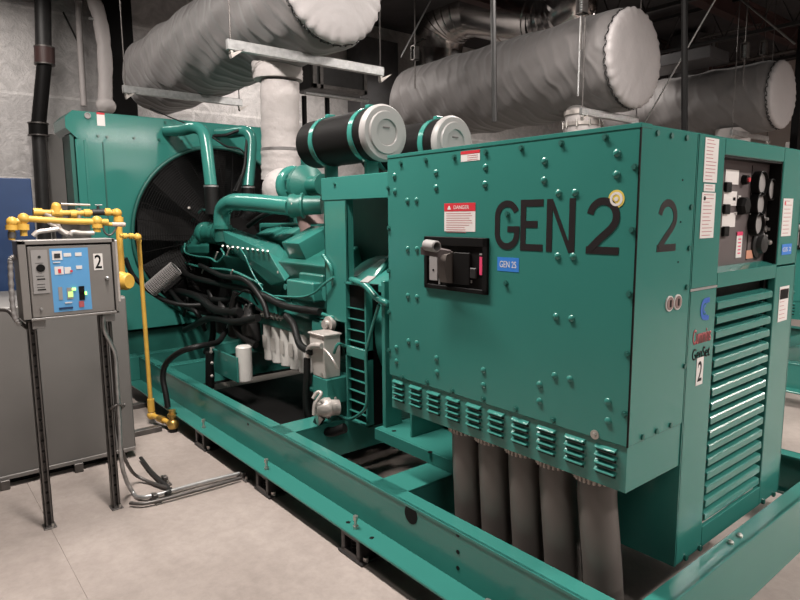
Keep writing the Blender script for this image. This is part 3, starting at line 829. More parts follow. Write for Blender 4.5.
# cylinder banks
for s_ in (-1, 1):
    b = MB(); yo = lambda v: CY+s_*v
    b.hull([(-5.05, yo(.08), 1.1), (-5.05, yo(.34), 1.02), (-5.05, yo(.44), 1.28), (-5.05, yo(.16), 1.40), (-3.42, yo(.08), 1.1), (-3.42, yo(.34), 1.02), (-3.42, yo(.44), 1.28), (-3.42, yo(.16), 1.40)], .012)
    b.build('cylinder_bank', 'green_cast', en)
# rocker housings (top face slopes up towards the middle)
def rocker(pn, yn_, pf_, yf_, dep, mirror=False):
    n0, n1 = U(*pn[0], y=yn_), U(*pn[1], y=yn_); f0, f1 = U(*pf_[0], y=yf_), U(*pf_[1], y=yf_)
    z_n = (n0.z+n1.z)/2; z_f = (f0.z+f1.z)/2
    x0 = (n0.x+f0.x)/2; x1 = (n1.x+f1.x)/2
    T_ = [V((x0, yn_, z_n)), V((x1, yn_, z_n)), V((x1, yf_, z_f)), V((x0, yf_, z_f))]
    d = V((0, .45, -.9))*dep
    Lw = [p+d for p in T_]; ctr = sum(Lw, V())/4
    B1 = [ctr+(p-ctr)*1.1 for p in Lw]; B2 = [p+V((0, .03, -.12)) for p in B1]
    if mirror:
        for Q in (T_, Lw, B1, B2):
            for p in Q: p.y = 2*CY-p.y
    o = MB().hull(T_+Lw, .01).build('rocker_cover', 'green', en, 30)
    MB().hull(B1+B2, .006).build('rocker_base', 'green_cast', o)
RK = [([(286.5, 243.5), (304, 243)], 2.16, [(306, 225.5), (324, 225.5)], 2.42, .19),
      ([(268, 238), (284, 241)], 2.33, [(290, 225), (303, 225)], 2.52, .1),
      ([(254, 233), (268, 236)], 2.33, [(276, 224), (288, 225)], 2.52, .1)]
for a in RK: rocker(*a)
for a in RK: rocker(*a, mirror=True)

# intake manifold wedges on the near bank
yn, yf = 2.12, 2.32
b = MB()
b.hull([U(223, 231, y=yn), U(268, 252, y=yn), U(224.5, 225, y=yf), U(279, 243.5, y=yf), U(225, 243, y=yn), U(262, 253, y=yn), U(298, 268, y=yf-.03), U(285, 281, y=yn+.03), U(226, 250, y=yn+.1), U(226, 245, y=yf), U(285, 290, y=yf), U(270, 285, y=yn+.06)], .006)
im = b.build('intake_manifold', 'green', en)
b = MB()
b.hull([U(168, 247, y=yn), U(198, 223, y=yf), U(209, 223, y=yf), U(209, 246, y=yn), U(209, 253, y=yn), U(169, 253, y=yn), U(210, 266, y=yf), U(178, 264, y=yf)], .006)
b.build('intake_manifold', 'green_cast', en)
a = U(205, 233, y=2.2); c = U(224, 234, y=2.2)
b = MB(); d = (c-a); b.lathe(a, d, [(0, .1), (d.length*.15, .1), (d.length*.2, .085), (d.length*.4, .095), (d.length*.5, .08), (d.length*.6, .095), (d.length*.8, .085), (d.length*.85, .1), (d.length, .1)], n=24)
b.build('hose_coupling', 'green_cast', en, 40)
# bolts along the manifold edge
for k in range(10):
    q = U(224+k*5, 247+k*.6, y=yn-.0)
    MB().cyl(q+V((-.012, -.004, -.01)), q+V((.012, -.016, .012)), .009, n=6).build('manifold_bolt', 'zinc', en)
for p in ((274, 262), (279, 272), (270, 257)):
    q = U(*p, y=yn+.03); MB().cyl(q+V((0, .05, 0)), q+V((0, -.012, 0)), .01, n=6).build('manifold_bolt', 'cast_white', en)
# side plate below the manifold
b = MB()
b.hull([U(205, 250, y=2.2), U(270, 258, y=2.2), U(286, 284, y=2.2), U(275, 300, y=2.25), U(215, 272, y=2.25), U(205, 250, y=2.35), U(275, 290, y=2.4), U(215, 270, y=2.4)], .005)
b.build('side_plate', 'green_dark', en)
b = MB(); zz = U(286, 279, y=2.1).z
b.box((U(286, 279, y=2.1).x, 2.1, zz-.13), (U(297, 284, y=2.1).x+.2, 2.3, zz), .01); b.build('aftercooler_block', 'green', en)
b = MB(); b.box((-3.85, 2.2, .98), (-3.42, 2.4, 1.12), .012); b.box((-3.75, 2.16, 1.12), (-3.45, 2.4, 1.22), .01); b.build('accessory_cover', 'green_cast', en)
for k in range(5):
    b = MB(); x = -3.95+.1*k
    b.cyl((x, 2.19, 1.1), (x, 2.16, 1.1), .022, n=14); b.build('core_plug', 'green', en)
a = U(323, 294, y=2.12)
b = MB(); b.lathe((a.x, 2.3, a.z), (0, -1, 0), [(0, .06), (.13, .06), (.14, .05), (.16, .05)], n=20); b.build('pipe_boss', 'green', en, 40)
# exposed tubes
for nm, pts, r in (('fuel_tube', [U(275, 296, y=2.1), U(300, 297, y=2.1), U(314, 293, y=2.08), U(324, 284, y=2.08), U(334, 277, y=2.1)], .008),
                   ('fuel_tube', [U(240, 248, y=2.08), U(245, 256, y=2.08), U(252, 272, y=2.1), U(263, 290, y=2.12)], .006),
                   ('wiring_loop', [U(185, 243, y=2.1), U(185, 252, y=2.08), U(195, 256, y=2.06), U(210, 258, y=2.06), U(217, 262, y=2.06), U(224, 255, y=2.06), U(221, 249, y=2.1)], .008),
                   ('oil_line', [U(180, 262, y=2.15), U(205, 268, y=2.12), U(232, 271, y=2.12), U(262, 285, y=2.15)], .012),
                   ('rail_tube', [U(186, 230, y=2.3), U(200, 212, y=2.3), U(206, 210, y=2.3), U(222, 210, y=2.35)], .014),
                   ('oil_line', [U(262, 292, y=2.15), U(290, 304, y=2.12), U(335, 318, y=2.12)], .014),
                   ('fuel_tube', [U(323, 255, y=2.1), U(331, 268, y=2.1), U(333, 285, y=2.12)], .012)):
    MB().tube(pts, r, n=8, smooth=5).build(nm, 'green', en, 50)
for p in ((231, 274), (203, 270), (228, 252), (216, 256)):
    q = U(*p, y=2.1)
    MB().tube([q+V((-.03, 0, -.03)), q, q+V((.035, 0, .035))], .007, n=6).build('fuel_fitting', 'cast_white', en)
# starter / oil cooler cylinder
a = U(285, 320, y=2.2); c = U(333, 328, y=2.2)
b = MB(); b.lathe((a.x, 2.22, .84), (1, 0, 0), [(0, .03), (0, .075), (.02, .085), (.5, .085), (.5, .07), (.7, .07), (.72, .05)], n=24); b.build('oil_cooler', 'green_cast', en, 35)
q = U(329, 324, y=2.1)
b = MB(); b.lathe((q.x, 2.12, q.z), (0, -1, 0), [(0, .05), (.03, .05), (.035, .03), (.06, .028)], n=18); b.build('cooler_flange', 'cast_white', en, 35)
b = MB(); b.box((-3.5, 2.1, .78), (-3.38, 2.3, .93), .01); b.build('mount_bracket', 'green', en)
# filters
for k in range(5):
    x = -4.27+.133*k
    b = MB(); b.lathe((x, 2.20, .50), (0, 0, 1), [(0, .03), (.004, .05), (.012, .057), (.27, .057), (.285, .057), (.286, .05)], n=24)
    f_ = b.build('oil_filter', 'filter', en, 40)
    MB().box((x-.03, 2.1425, .60), (x+.035, 2.144, .70)).build('filter_print', 'cap_light', f_)
b = MB(); b.box((-4.38, 2.14, .785), (-3.7, 2.28, .84), .008); b.build('filter_head', 'green_dark', en)
b = MB()
for k in range(6): b.tube([(-4.3+.06*k, 2.16, .84), (-4.28+.06*k, 2.13, .87), (-4.24+.06*k, 2.16, .88)], .012, n=7)
b.build('head_fittings', 'cast_white', en, 40)
# front gear case, pulleys and mesh guard
b = MB(); b.box((-5.2, 2.3, .6), (-5.08, 2.9, 1.3), .02); b.build('gear_case', 'green_dark', en)
b = MB(); b.lathe((-5.2, 2.5, 1.38), (-1, 0, 0), [(0, .12), (.25, .12), (.26, .22), (.3, .2), (.34, .22), (.35, .1)], n=28); b.build('fan_hub', 'black', en, 35)
b = MB(); b.lathe((-5.2, CY, .75), (-1, 0, 0), [(0, .15), (.06, .15), (.08, .2), (.16, .2), (.17, .14)], n=28); b.build('crank_pulley', 'black', en, 35)
a = U(150, 290, x=-5.25); c = U(176, 268, x=-5.15)
b = MB(); n = 16; d = (c-a).normalized(); u, w = frame_of(d); L_ = (c-a).length
for i in range(n):
    t_ = i/(n-1); p = a+(c-a)*t_
    b.tube([p+(u*math.cos(2*PI*j/20)+w*math.sin(2*PI*j/20))*.062 for j in range(21)], .0028, n=4, cap=False)
for j in range(28):
    off = (u*math.cos(2*PI*j/28)+w*math.sin(2*PI*j/28))*.062
    b.cyl(a+off, c+off, .0028, n=4)
b.build('belt_guard', 'cap_grey', en)
MB().cyl(a, c, .055, n=20).build('water_filter', 'dark', en, 40)
for pts, r in (([U(150, 262, y=1.98), U(178, 300, y=1.98), U(196, 312, y=2.0), U(205, 330, y=2.1)], .02),
               ([U(190, 290, y=2.15), U(215, 300, y=2.1), U(240, 300, y=2.15), U(262, 315, y=2.2)], .03),
               ([U(228, 305, y=2.05), U(246, 290, y=2.05), U(258, 305, y=2.1)], .007),
               ([U(222, 330, y=2.1), U(228, 322, y=2.08), U(240, 318, y=2.1), U(256, 312, y=2.15)], .012),
               ([U(186, 275, y=2.15), U(187, 300, y=2.1), U(183, 318, y=2.1)], .014)):
    MB().tube(pts, r, n=8, smooth=5).build('engine_hose', 'rubber', en, 50)
for pts, r in (([U(166, 262, y=2.1), U(190, 276, y=2.08), U(220, 284, y=2.08), U(255, 292, y=2.1), U(285, 306, y=2.1), U(320, 312, y=2.1)], .026),  # extra black hoses added to deepen the shade on the engine side
               ([U(185, 330, y=2.05), U(210, 318, y=2.03), U(235, 322, y=2.03), U(258, 318, y=2.05)], .03),
               ([U(200, 265, y=2.08), U(222, 276, y=2.05), U(245, 280, y=2.05), U(262, 300, y=2.08), U(268, 318, y=2.08)], .022),
               ([U(172, 290, y=2.05), U(196, 296, y=2.02), U(216, 310, y=2.02), U(240, 312, y=2.05)], .034),
               ([U(210, 290, y=2.1), U(214, 310, y=2.1), U(212, 340, y=2.1), U(206, 352, y=2.1)], .03),
               ([U(236, 292, y=2.06), U(232, 312, y=2.04), U(240, 334, y=2.05), U(256, 345, y=2.08)], .028)):
    MB().tube(pts, r, n=8, smooth=5).build('engine_hose', 'rubber', en, 50)
for xx_ in (-4.95, -4.7, -4.45):
    MB().lathe((xx_, 2.12, .62), (0, 0, 1), [(0, .05), (.02, .075), (.2, .075), (.23, .05), (.3, .04)], n=18).build('accessory_pump', 'dark', en, 35)
for p in ((245, 308), (228, 326), (207, 322), (222, 333), (250, 307)):
    q = U(*p, y=2.08); MB().tube([q+V((-.03, 0, -.02)), q+V((0, 0, .02)), q+V((.03, 0, .03))], .006, n=6).build('hose_clip', 'steel', en)

# charge air crossover pipe and elbow
cx = thing('crossover_pipe', 'fat green charge air pipe lying across the top of the engine', 'pipe', U(217, 228, y=2.35))
b = MB(); y_ = 2.14
b.tube([U(222, 229, y=y_), U(222, 216, y=y_), U(224, 208, y=y_), U(231, 203, y=y_), U(240, 202, y=y_), U(262, 203.5, y=2.19), U(292, 206.5, y=2.26)], .068, n=20, smooth=5)
b.build('pipe_body', 'green', cx, 60)
a = U(222, 227, y=y_); MB().cyl(a+V((0, 0, -.015)), a+V((0, 0, .015)), .08, n=24).build('pipe_clamp', 'green_cast', cx, 40)
MB().cyl(a+V((0, 0, -.12)), a+V((0, 0, -.02)), .062, n=24).build('pipe_sleeve', 'green_dark', cx, 40)
a = U(290, 206, y=2.25); c = U(322, 205, y=2.42)
b = MB(); d = c-a; L_ = d.length
b.lathe(a, d, [(0, .082), (.03, .088), (.05, .078), (L_*.35, .078), (L_*.38, .092), (L_*.44, .092), (L_*.47, .07), (L_, .066)], n=24); b.build('compressor_joint', 'green_cast', cx, 40)
MB().cyl(a+d*.42+V((0, -.09, .01)), a+d*.42+V((0, -.11, .01)), .018, n=10).build('clamp_bolt', 'cast_white', cx)
# cooler body behind it
b = MB(); b.box((-5.0, 2.5, 1.40), (-3.7, 2.72, 1.55), .01); b.box((-4.9, 2.46, 1.46), (-4.4, 2.5, 1.52), .006)
tag(b.build('aftercooler', 'green', None), 'pale green flat cooler box in the valley under the crossover pipe', 'cooler')
b = MB(); b.tube([U(248, 226, y=2.4), U(262, 216, y=2.4), U(280, 210, y=2.42), U(320, 205, y=2.45)], .022, n=8, smooth=6)
tag(b.build('black_hose', 'rubber', None, 50), 'black hose bending below the fat green crossover pipe', 'hose')

# turbocharger with exhaust jackets
tb = thing('turbocharger', 'green turbocharger scroll under the left air cleaner', 'turbocharger', U(305, 190, y=2.45))
cc = U(306, 186, y=2.5)
b = MB()
for k in range(24): pass
b.lathe(cc, (1, 0, 0), [(-.07, .06), (-.06, .13), (-.02, .16), (.03, .16), (.06, .12), (.09, .07), (.2, .065), (.22, .08), (.25, .08)], n=32)
b.build('compressor_housing', 'green_cast', tb, 35)
ce = U(294, 186, y=2.46)
b = MB(); b.tube([ce+V((.0, math.cos(R(a_))*.115, math.sin(R(a_))*.115)) for a_ in range(-40, 321, 15)], .042, n=12); b.build('scroll', 'green', tb, 50)
for k in range(7):
    a_ = R(k*51); q = ce+V((.05, math.cos(a_)*.1, math.sin(a_)*.1))
    MB().box(q-V((.02, .006, .006)), q+V((.04, .006, .006))).build('scroll_rib', 'green', tb)

XJ, YJ = -4.6, 2.47
ex = thing('exhaust_riser', 'pale fabric wrapped exhaust riser climbing from the turbocharger to the silencer', 'exhaust pipe', U(288, 190, y=2.5))
def jacket_tube(pts, r, seams=True, n=32, smooth=6, amp=.02):
    b = MB()
    b.tube(pts, r, n=n, smooth=smooth, rfun=lambda t_: 1+amp*math.sin(t_*47)+amp*.6*math.sin(t_*91+1))
    return b
jq = lambda x, y: U(x, y, y=2.75)
b = jacket_tube([jq(281, 152), jq(280, 120), jq(280, 82)], .168); b.build('riser_jacket', 'jacket_pale', ex, 60)
b = jacket_tube([jq(281, 180), jq(281, 165), jq(281, 148)], .174); b.build('riser_jacket', 'jacket_pale', ex, 60)
b = MB(); a = jq(281, 150); b.cyl(a+V((0, 0, -.012)), a+V((0, 0, .012)), .176, n=32); b.build('jacket_seam', 'jacket', ex, 40)
b = MB(); b.sphere(U(283, 190, y=2.62), .185, (1, .95, 1), 12); b.build('elbow_jacket', 'jacket_pale', ex, 60)
a = jq(278, 78)
b = MB(); b.tube([a+V((.0, .0, -.02)), a+V((.0, 0, .04)), a+V((-.02, .0, .12)), a+V((-.03, .0, .3))], .215, n=32, smooth=6, rfun=lambda t_: 1+.02*math.sin(t_*60)); b.build('neck_jacket', 'jacket_pale', ex, 60)
b = MB(); b.tube([a+V((.185*math.cos(R(k))+.0, .185*math.sin(R(k)), .03+.012*math.sin(R(k*9)))) for k in range(0, 361, 5)], .02, n=6, cap=False); b.build('jacket_hem', 'jacket_pale', ex, 50)
b = MB(); b.tube([U(308, 195, y=2.6), U(312, 212, y=2.6), U(318, 235, y=2.6)], .13, n=24, smooth=5); tag(b.build('manifold_jacket', 'brown_jacket', None, 60), 'brownish heat jacket hanging below the turbocharger beside the green post', 'heat jacket')

# ------------------------------------------------------------------ air cleaners
def make_cleaner(px, py, x1, r, L_, label):
    c = U(px, py, x=x1)
    t = thing('air_cleaner', label, 'air cleaner', (x1-L_/2, c.y, c.z-r), 'air cleaners above the alternator')
    b = MB(); b.lathe((x1-L_, c.y, c.z), (1, 0, 0), [(0, r*.6), (.01, r*.9), (.03, r*.98), (.05, r), (L_-.06, r), (L_-.05, r*1.0)], n=48); b.build('canister', 'black', t, 35)
    cp_ = MB(); cp_.lathe((x1-.06, c.y, c.z), (1, 0, 0), [(0, r*1.02), (.012, r*1.06), (.03, r*1.06), (.042, r*1.03), (.05, r*.98), (.05, r*.80), (.062, r*.77), (.062, r*.5), (.058, r*.48), (.052, r*.47), (.052, r*.03)], n=56)
    cap = cp_.build('end_cap', 'cap_grey', t, 25)
    MB().box((x1-.008, c.y-r*.15, c.z+r*.17), (x1-.002, c.y+r*.15, c.z+r*.21)).build('molded_mark', 'panel_dark', cap)
    for d_ in (.28, L_-.28 if L_ > .6 else .2):
        pass
    for xx in (x1-L_+.27*L_, x1-.19*L_):
        b = MB(); b.lathe((xx-.022, c.y, c.z), (1, 0, 0), [(0, r*1.0), (.0, r*1.035), (.044, r*1.035), (.044, r*1.0)], n=48, cap=False)
        b.box((xx-.018, c.y-.03, c.z+r*1.0), (xx+.018, c.y+.03, c.z+r*1.13), .004)
        b.box((xx-.014, c.y-r*.3, 1.838), (xx+.014, c.y+r*.3, c.z-r*.9), .004)
        b.build('mounting_band', 'green', t, 35)
    return t
make_cleaner(387, 132.5, -2.83, .152, .80, 'black canister air cleaner with pale round cap, the one nearer the camera')
make_cleaner(456, 142, -2.83, .155, .86, 'black canister air cleaner with pale round cap, partly behind the breaker cabinet')

# ------------------------------------------------------------------ radiator
XRf = -5.85
ra = thing('radiator', 'tall green radiator with big round wire fan guard at the far end of the skid', 'radiator', (-6.1, 2.35, .355))
yl = U(70, 136, x=XRf).y; yr = 3.5
zt = 2.50; zhip = U(70, 134, x=XRf).z
fc = V((XRf, 2.50, 1.44)); fr_ = .83
def ring_face(b, y0, y1, z0, z1, x, n=64):
    """flat panel with the fan opening cut out"""
    outer, inner = [], []
    for i in range(n):
        a = 2*PI*i/n; dy, dz = math.cos(a), math.sin(a)
        t_ = min(((y1-fc.y) if dy > 0 else (y0-fc.y))/dy if abs(dy) > 1e-6 else 9e9, ((z1-fc.z) if dz > 0 else (z0-fc.z))/dz if abs(dz) > 1e-6 else 9e9)
        outer.append(b.bm.verts.new((x, fc.y+dy*t_, fc.z+dz*t_))); inner.append(b.bm.verts.new((x, fc.y+dy*fr_, fc.z+dz*fr_)))
    back = [b.bm.verts.new(v.co+V((-.12, 0, 0))) for v in inner]
    for i in range(n):
        j = (i+1) % n
        b.bm.faces.new((outer[i], outer[j], inner[j], inner[i])); b.bm.faces.new((inner[i], inner[j], back[j], back[i]))
b = MB(); ring_face(b, yl+.035, yr, .57, zhip, XRf)
b.box((XRf-.45, yl+.1, .57), (XRf-.43, yr, zhip)); b.box((XRf-.45, yr-.01, .57), (XRf, yr, zhip)); b.box((XRf-.45, yl+.1, .57), (XRf, yr, .59))
sh = b.build('fan_shroud', 'green_gloss', ra)
b = MB(); b.hull([(x_, y_, z_) for x_ in (XRf+.003, XRf-.45) for y_, z_ in ((yl-.03, zhip+.05), (yl+.05, zhip-.03), (yr, zhip-.03), (yr, zt), (yl+.03, zt), (yl-.03, zt-.06))])
b.build('top_tank', 'green_gloss', ra)
b = MB(); b.box((XRf-.3, yl, .57), (XRf-.02, yl+.03, zhip)); b.box((XRf-.3, yl, .57), (XRf-.27, yl+.12, zhip)); b.build('side_channel', 'green_dark', ra)
MB().box((XRf-.03, yl+.1, .57), (XRf+.008, yl+.12, zhip-.04), .003).build('edge_flange', 'green', ra)
q = U(104, 160, x=XRf); MB().box((XRf, q.y-.006, .6), (XRf+.006, q.y+.006, zhip-.05)).build('panel_seam', 'green_dark', sh)
q = U(101, 128, x=XRf)
for p in ((98, 136), (107, 137), (134, 138), (159, 139.5), (182, 141), (165, 122), (169, 132)):
    q = U(*p, x=XRf+.01); MB().cyl(q, q+V((.008, 0, 0)), .012, n=8).build('bolt', 'green_dark', ra)
q = U(87.5, 115.5, x=XRf+.012); b = MB(); b.lathe(q, (1, 0, 0), [(0, .026), (.008, .026), (.008, .017), (.001, .016)], n=24); b.build('filler_port', 'cap_grey', ra, 35)
q = U(101, 118.5, x=XRf+.012); MB().box((XRf+.003, q.y-.032, q.z-.06), (XRf+.006, q.y+.032, q.z+.05)).build('warning_label', 'white', ra); MB().box((XRf+.005, q.y-.032, q.z+.034), (XRf+.0075, q.y+.032, q.z+.05)).build('label_header', 'red', ra)
MB().box((XRf-.40, yl+.12, .6), (XRf-.30, yr-.02, zhip-.03)).build('core', 'rad_core', ra)
b = MB(); b.box((XRf-.4, yl+.35, .356), (XRf-.05, yr-.05, .57)); b.build('support_base', 'green_dark', ra)
fan = MB(); hubp = fc+V((-.02, 0, 0))
fan.lathe(hubp, (1, 0, 0), [(-.06, .02), (-.06, .16), (.05, .16), (.06, .12), (.08, .12), (.085, .02)], n=28)
fo = fan.build('fan', 'black', ra, 35)
for k in range(9):
    a = 2*PI*k/9+.2
    u_ = V((0, math.cos(a), math.sin(a))); w_ = V((0, -math.sin(a), math.cos(a)))
    b = MB(); pts = []
    for (rr, wd, tw) in ((.14, .08, .7), (.4, .13, .5), (.78, .16, .35)):
        ax = (w_*math.cos(tw)+V((1, 0, 0))*math.sin(tw))
        pts.append((hubp+u_*rr-ax*wd, hubp+u_*rr+ax*wd))
    nv = V((.006, 0, 0))
    vs = []
    for (p0, p1) in pts: vs.append([b.bm.verts.new(x_) for x_ in (p0-nv, p1-nv, p1+nv, p0+nv)])
    for A_, B_ in zip(vs, vs[1:]):
        for i in range(4): b.bm.faces.new((A_[i], A_[(i+1) % 4], B_[(i+1) % 4], B_[i]))
    b.bm.faces.new(vs[0]); b.bm.faces.new(vs[-1][::-1])
    b.build('fan_blade', 'black', fo)
g = MB()
def gp(t_, a): return V((XRf+.02+.20*(1-t_)**.8, fc.y+math.cos(a)*fr_*t_, fc.z+math.sin(a)*fr_*t_))
for k in range(1, 37):
    t_ = .12+.88*k/36
    g.tube([gp(t_, 2*PI*j/56) for j in range(57)], .0024, n=3, cap=False)
for j in range(32):
    g.tube([gp(.12, 2*PI*j/32), gp(.4, 2*PI*j/32), gp(.7, 2*PI*j/32), gp(1, 2*PI*j/32)], .003, n=4)
g.build('fan_guard', 'black', ra)
b = MB(); b.tube([gp(1, 2*PI*j/72)+V((.005, 0, 0)) for j in range(73)], .018, n=8, cap=False); b.build('guard_rim', 'green_dark', ra, 50)
q = U(189, 208, x=XRf+.15); MB().sphere(q, .014).build('grease_fitting', 'cast_white', ra)
# outrigger of the skid below the radiator
MB().box((-6.0, 1.4, .14), (-5.75, YR, .355), .004).build('outrigger', 'green', skid)

# coolant pipes into the radiator
for k, (pp, lab_) in enumerate((([(167, 131, -5.83), (182, 130, -5.6), (194, 127.5, -5.42), (202, 131, -5.35), (205.5, 140, -5.3), (208, 160, -5.25), (211, 186, -5.2)], 'bent green coolant pipe entering the radiator top, the left one'),
                               ([(219, 133, -5.83), (232, 132.5, -5.6), (244, 131, -5.45), (250, 136, -5.4), (251, 146, -5.38), (250, 165, -5.35), (248, 187, -5.3)], 'bent green coolant pipe entering the radiator top, the right one beside the pale riser'))):
    P = [U(a_, c_, x=x_) for a_, c_, x_ in pp]
    t = thing('coolant_pipe', lab_, 'pipe', P[-1]-V((0, 0, .25)), 'bent coolant pipes at the radiator')
    MB().tube(P, .052, n=16, smooth=5).build('pipe_body', 'green', t, 60)
    MB().cyl(P[-1]+V((0, 0, .01)), P[-1]-V((0, 0, .24)), .058, n=18).build('rubber_hose', 'rubber', t, 40)
    MB().cyl(P[-1]+V((0, 0, -.01)), P[-1]+V((0, 0, .005)), .062, n=18).build('hose_clamp', 'steel', t, 40)
for pts, r, l in (([U(213, 136, x=-5.5), U(226, 135, x=-5.5), U(240, 130.5, x=-5.45), U(247, 136, x=-5.4), U(246, 150, x=-5.35), U(244, 170, x=-5.3), U(236, 192, x=-5.2)], .014, 'black vent hose arching between the two bent coolant pipes'),
                  ([U(212, 137, x=-5.5), U(226, 146, x=-5.45), U(240, 149, x=-5.4), U(246, 158, x=-5.38), U(243, 172, x=-5.32), U(233, 192, x=-5.2)], .008, 'thin black vent hose sagging under the thicker one'),
                  ([U(150, 108, x=-5.84), U(172, 118, x=-5.8), U(204, 130, x=-5.4)], .006, 'thin black line running along the radiator top')):
    tag(MB().tube(pts, r, n=8, smooth=6).build('vent_hose', 'rubber', None, 50), l, 'hose')

# ------------------------------------------------------------------ air control box, gland, small parts near the middle
t = thing('junction_box', 'small pale grey junction box with square lid standing beside the alternator', 'box', (-3.2, 2.0, .62))
jx0, jx1 = U(310, 355, y=1.95).x, U(324, 355, y=1.95).x
b = MB(); b.hull([(x_, y_, .885) for x_ in (jx0, jx1) for y_ in (1.95, 2.07)]+[(x_, y_, .78) for x_ in (jx0, jx1) for y_ in (1.95, 2.07)]+[(x_, y_, .62) for x_ in (jx0+.015, jx1-.01) for y_ in (1.96, 2.07)], .005)
b.build('box_body', 'cap_light', t)
MB().box((jx0-.008, 1.942, .882), (jx1+.008, 2.078, .894), .003).build('box_lid', 'cast_white', t)
b = MB(); b.tube([U(322, 346, y=1.94), U(314, 345.5, y=1.94), U(309, 349, y=1.94), U(308, 357, y=1.94)], .018, n=12, smooth=4); b.build('elbow_fitting', 'cast_white', t, 50)
b = MB(); b.tube([U(324, 349, y=1.93), U(329, 354, y=1.93), U(334, 362, y=1.93), U(338, 369, y=1.95)], .007, n=10, smooth=4); b.build('side_fitting', 'cast_white', t, 50)
b = MB(); b.tube([U(334, 353, y=1.97), U(338, 344, y=1.97), U(345, 346, y=2.05)], .009, n=8, smooth=3); b.build('bent_tube', 'green', t, 50)
t = thing('junction_pedestal', 'square green bracket box under the pale junction box', 'bracket', (-3.1, 2.0, .36))
b = MB(); b.box((U(313, 385, y=1.955).x, 1.955, .46), (U(327, 385, y=1.955).x, 2.15, .618), .003); b.build('bracket_box', 'green', t)
MB().box((-3.25, 2.09, .36), (-3.12, 2.13, .46)).build('stand', 'green_dark', t)
for p in ((336, 398), (322, 374)):
    q = U(*p, y=1.955); MB().cyl(q, q+V((0, -.008, 0)), .008, n=8).build('screw', 'zinc', t)
b = MB(); b.tube([U(307, 358, y=1.94), U(307, 375, y=1.94), U(306, 395, y=1.94), U(307, 412, y=1.94), U(312, 424, y=1.96)], .022, n=10, smooth=5)
tag(b.build('power_cable', 'rubber', None, 50), 'thick black cable dropping from the pale junction box elbow', 'cable')
b = MB(); b.tube([U(286, 316, y=2.05), U(293, 324, y=2.03), U(297, 337, y=2.0), U(301, 346, y=1.97), U(311, 352, y=1.94)], .024, n=10, smooth=5)
tag(b.build('power_cable', 'rubber', None, 50), 'thick black cable curving in front of the white filters', 'cable')
t = thing('cable_gland', 'silver cast plug with curved lever hanging below the green bracket box', 'connector', U(320, 415, y=1.9))
c0 = U(321, 408, y=1.9)
b = MB(); b.lathe(c0, (.25, .9, -.1), [(-.045, .02), (-.04, .045), (0, .05), (.02, .062), (.05, .062), (.055, .05), (.11, .048)], n=28); b.build('gland_body', 'cast_white', t, 35)
b = MB(); b.tube([c0+V((-.0, -.055, .07)), c0+V((.01, -.03, .105)), c0+V((.04, -.02, .10)), c0+V((.03, -.06, .04)), c0+V((.03, -.07, -.02))], .011, n=8, smooth=4); b.build('locking_lever', 'cast_white', t, 50)
b = MB(); b.hull([c0+V((-.04, -.03, -.03)), c0+V((.03, -.045, -.02)), c0+V((-.02, -.02, -.11)), c0+V((.02, -.03, -.1)), c0+V((-.03, 0, -.06)), c0+V((.03, 0, -.06))], .006); b.build('lever_tab', 'cast_white', t)
b = MB(); b.tube([c0+V((.0, .0, -.05)), U(318, 425, y=1.92), U(330, 432, y=1.95), U(345, 428, y=2.0)], .03, n=10, smooth=4); tag(b.build('black_bracket', 'rubber', None, 50), 'black hose end lying on the skid rail under the silver plug', 'hose')

# items standing in the skid near the radiator
t = thing('drain_valve', 'small black drain valve with silver handle beside the green plate', 'valve', U(210, 392, y=1.9))
a = U(210, 388, y=1.9); c = U(211, 347, y=1.9)
b = MB(); b.tube([a, U(210, 352, y=1.9)], .036, n=14); b.build('valve_body', 'rubber', t, 50)
MB().box(c-V((.05, .01, .004)), c+V((.05, .01, .004))).build('handle', 'steel', t)
MB().cyl(U(211, 352, y=1.86), U(211, 346, y=1.86), .009, n=8).build('stem', 'cast_white', t)
for p in ((211, 352), (212, 363), (212, 376)):
    MB().sphere(U(*p, y=1.862), .013).build('fitting', 'cast_white', t)
x0, x1 = U(214, 370, y=1.92).x, U(237, 370, y=1.92).x; zt_ = U(214, 349, y=1.92).z
tag(MB().box((x0, 1.92, .36), (x1, 1.935, zt_), .002).build('bracket_plate', 'green', None), 'upright green rectangular plate left of the silver canister', 'bracket')
q = U(245, 382, y=2.0); zb_ = U(245, 383, y=2.0).z; z1_ = U(245, 349, y=2.0).z
b = MB(); b.lathe((q.x, 2.0, max(zb_, .356)), (0, 0, 1), [(0, .05), (.005, .06), (z1_-zb_-.01, .06), (z1_-zb_, .05)], n=28)
tag(b.build('water_filter', 'filter', None, 35), 'single silver white canister standing apart left of the filter row', 'filter')
MB()
b = MB(); b.tube([U(168, 408, y=1.5), U(166, 395, y=1.5), U(163, 378, y=1.5), U(166, 364, y=1.52), U(180, 352, y=1.58), U(200, 346, y=1.7), U(218, 342, y=1.9), U(228, 330, y=2.1), U(245, 326, y=2.15)], .022, n=12, smooth=6)
tag(b.build('fuel_hose', 'rubber', None, 50), 'black rubber hose arching from the yellow gas fitting over the skid rail', 'hose')
b = MB(); b.tube([U(125, 258, x=-5.3), U(135, 278, x=-5.3), U(160, 298, x=-5.25), U(185, 305, x=-5.2), U(215, 304, x=-5.1)], .02, n=10, smooth=6)
tag(b.build('fuel_hose', 'rubber', None, 50), 'black rubber hose sagging in front of the radiator fan guard', 'hose')

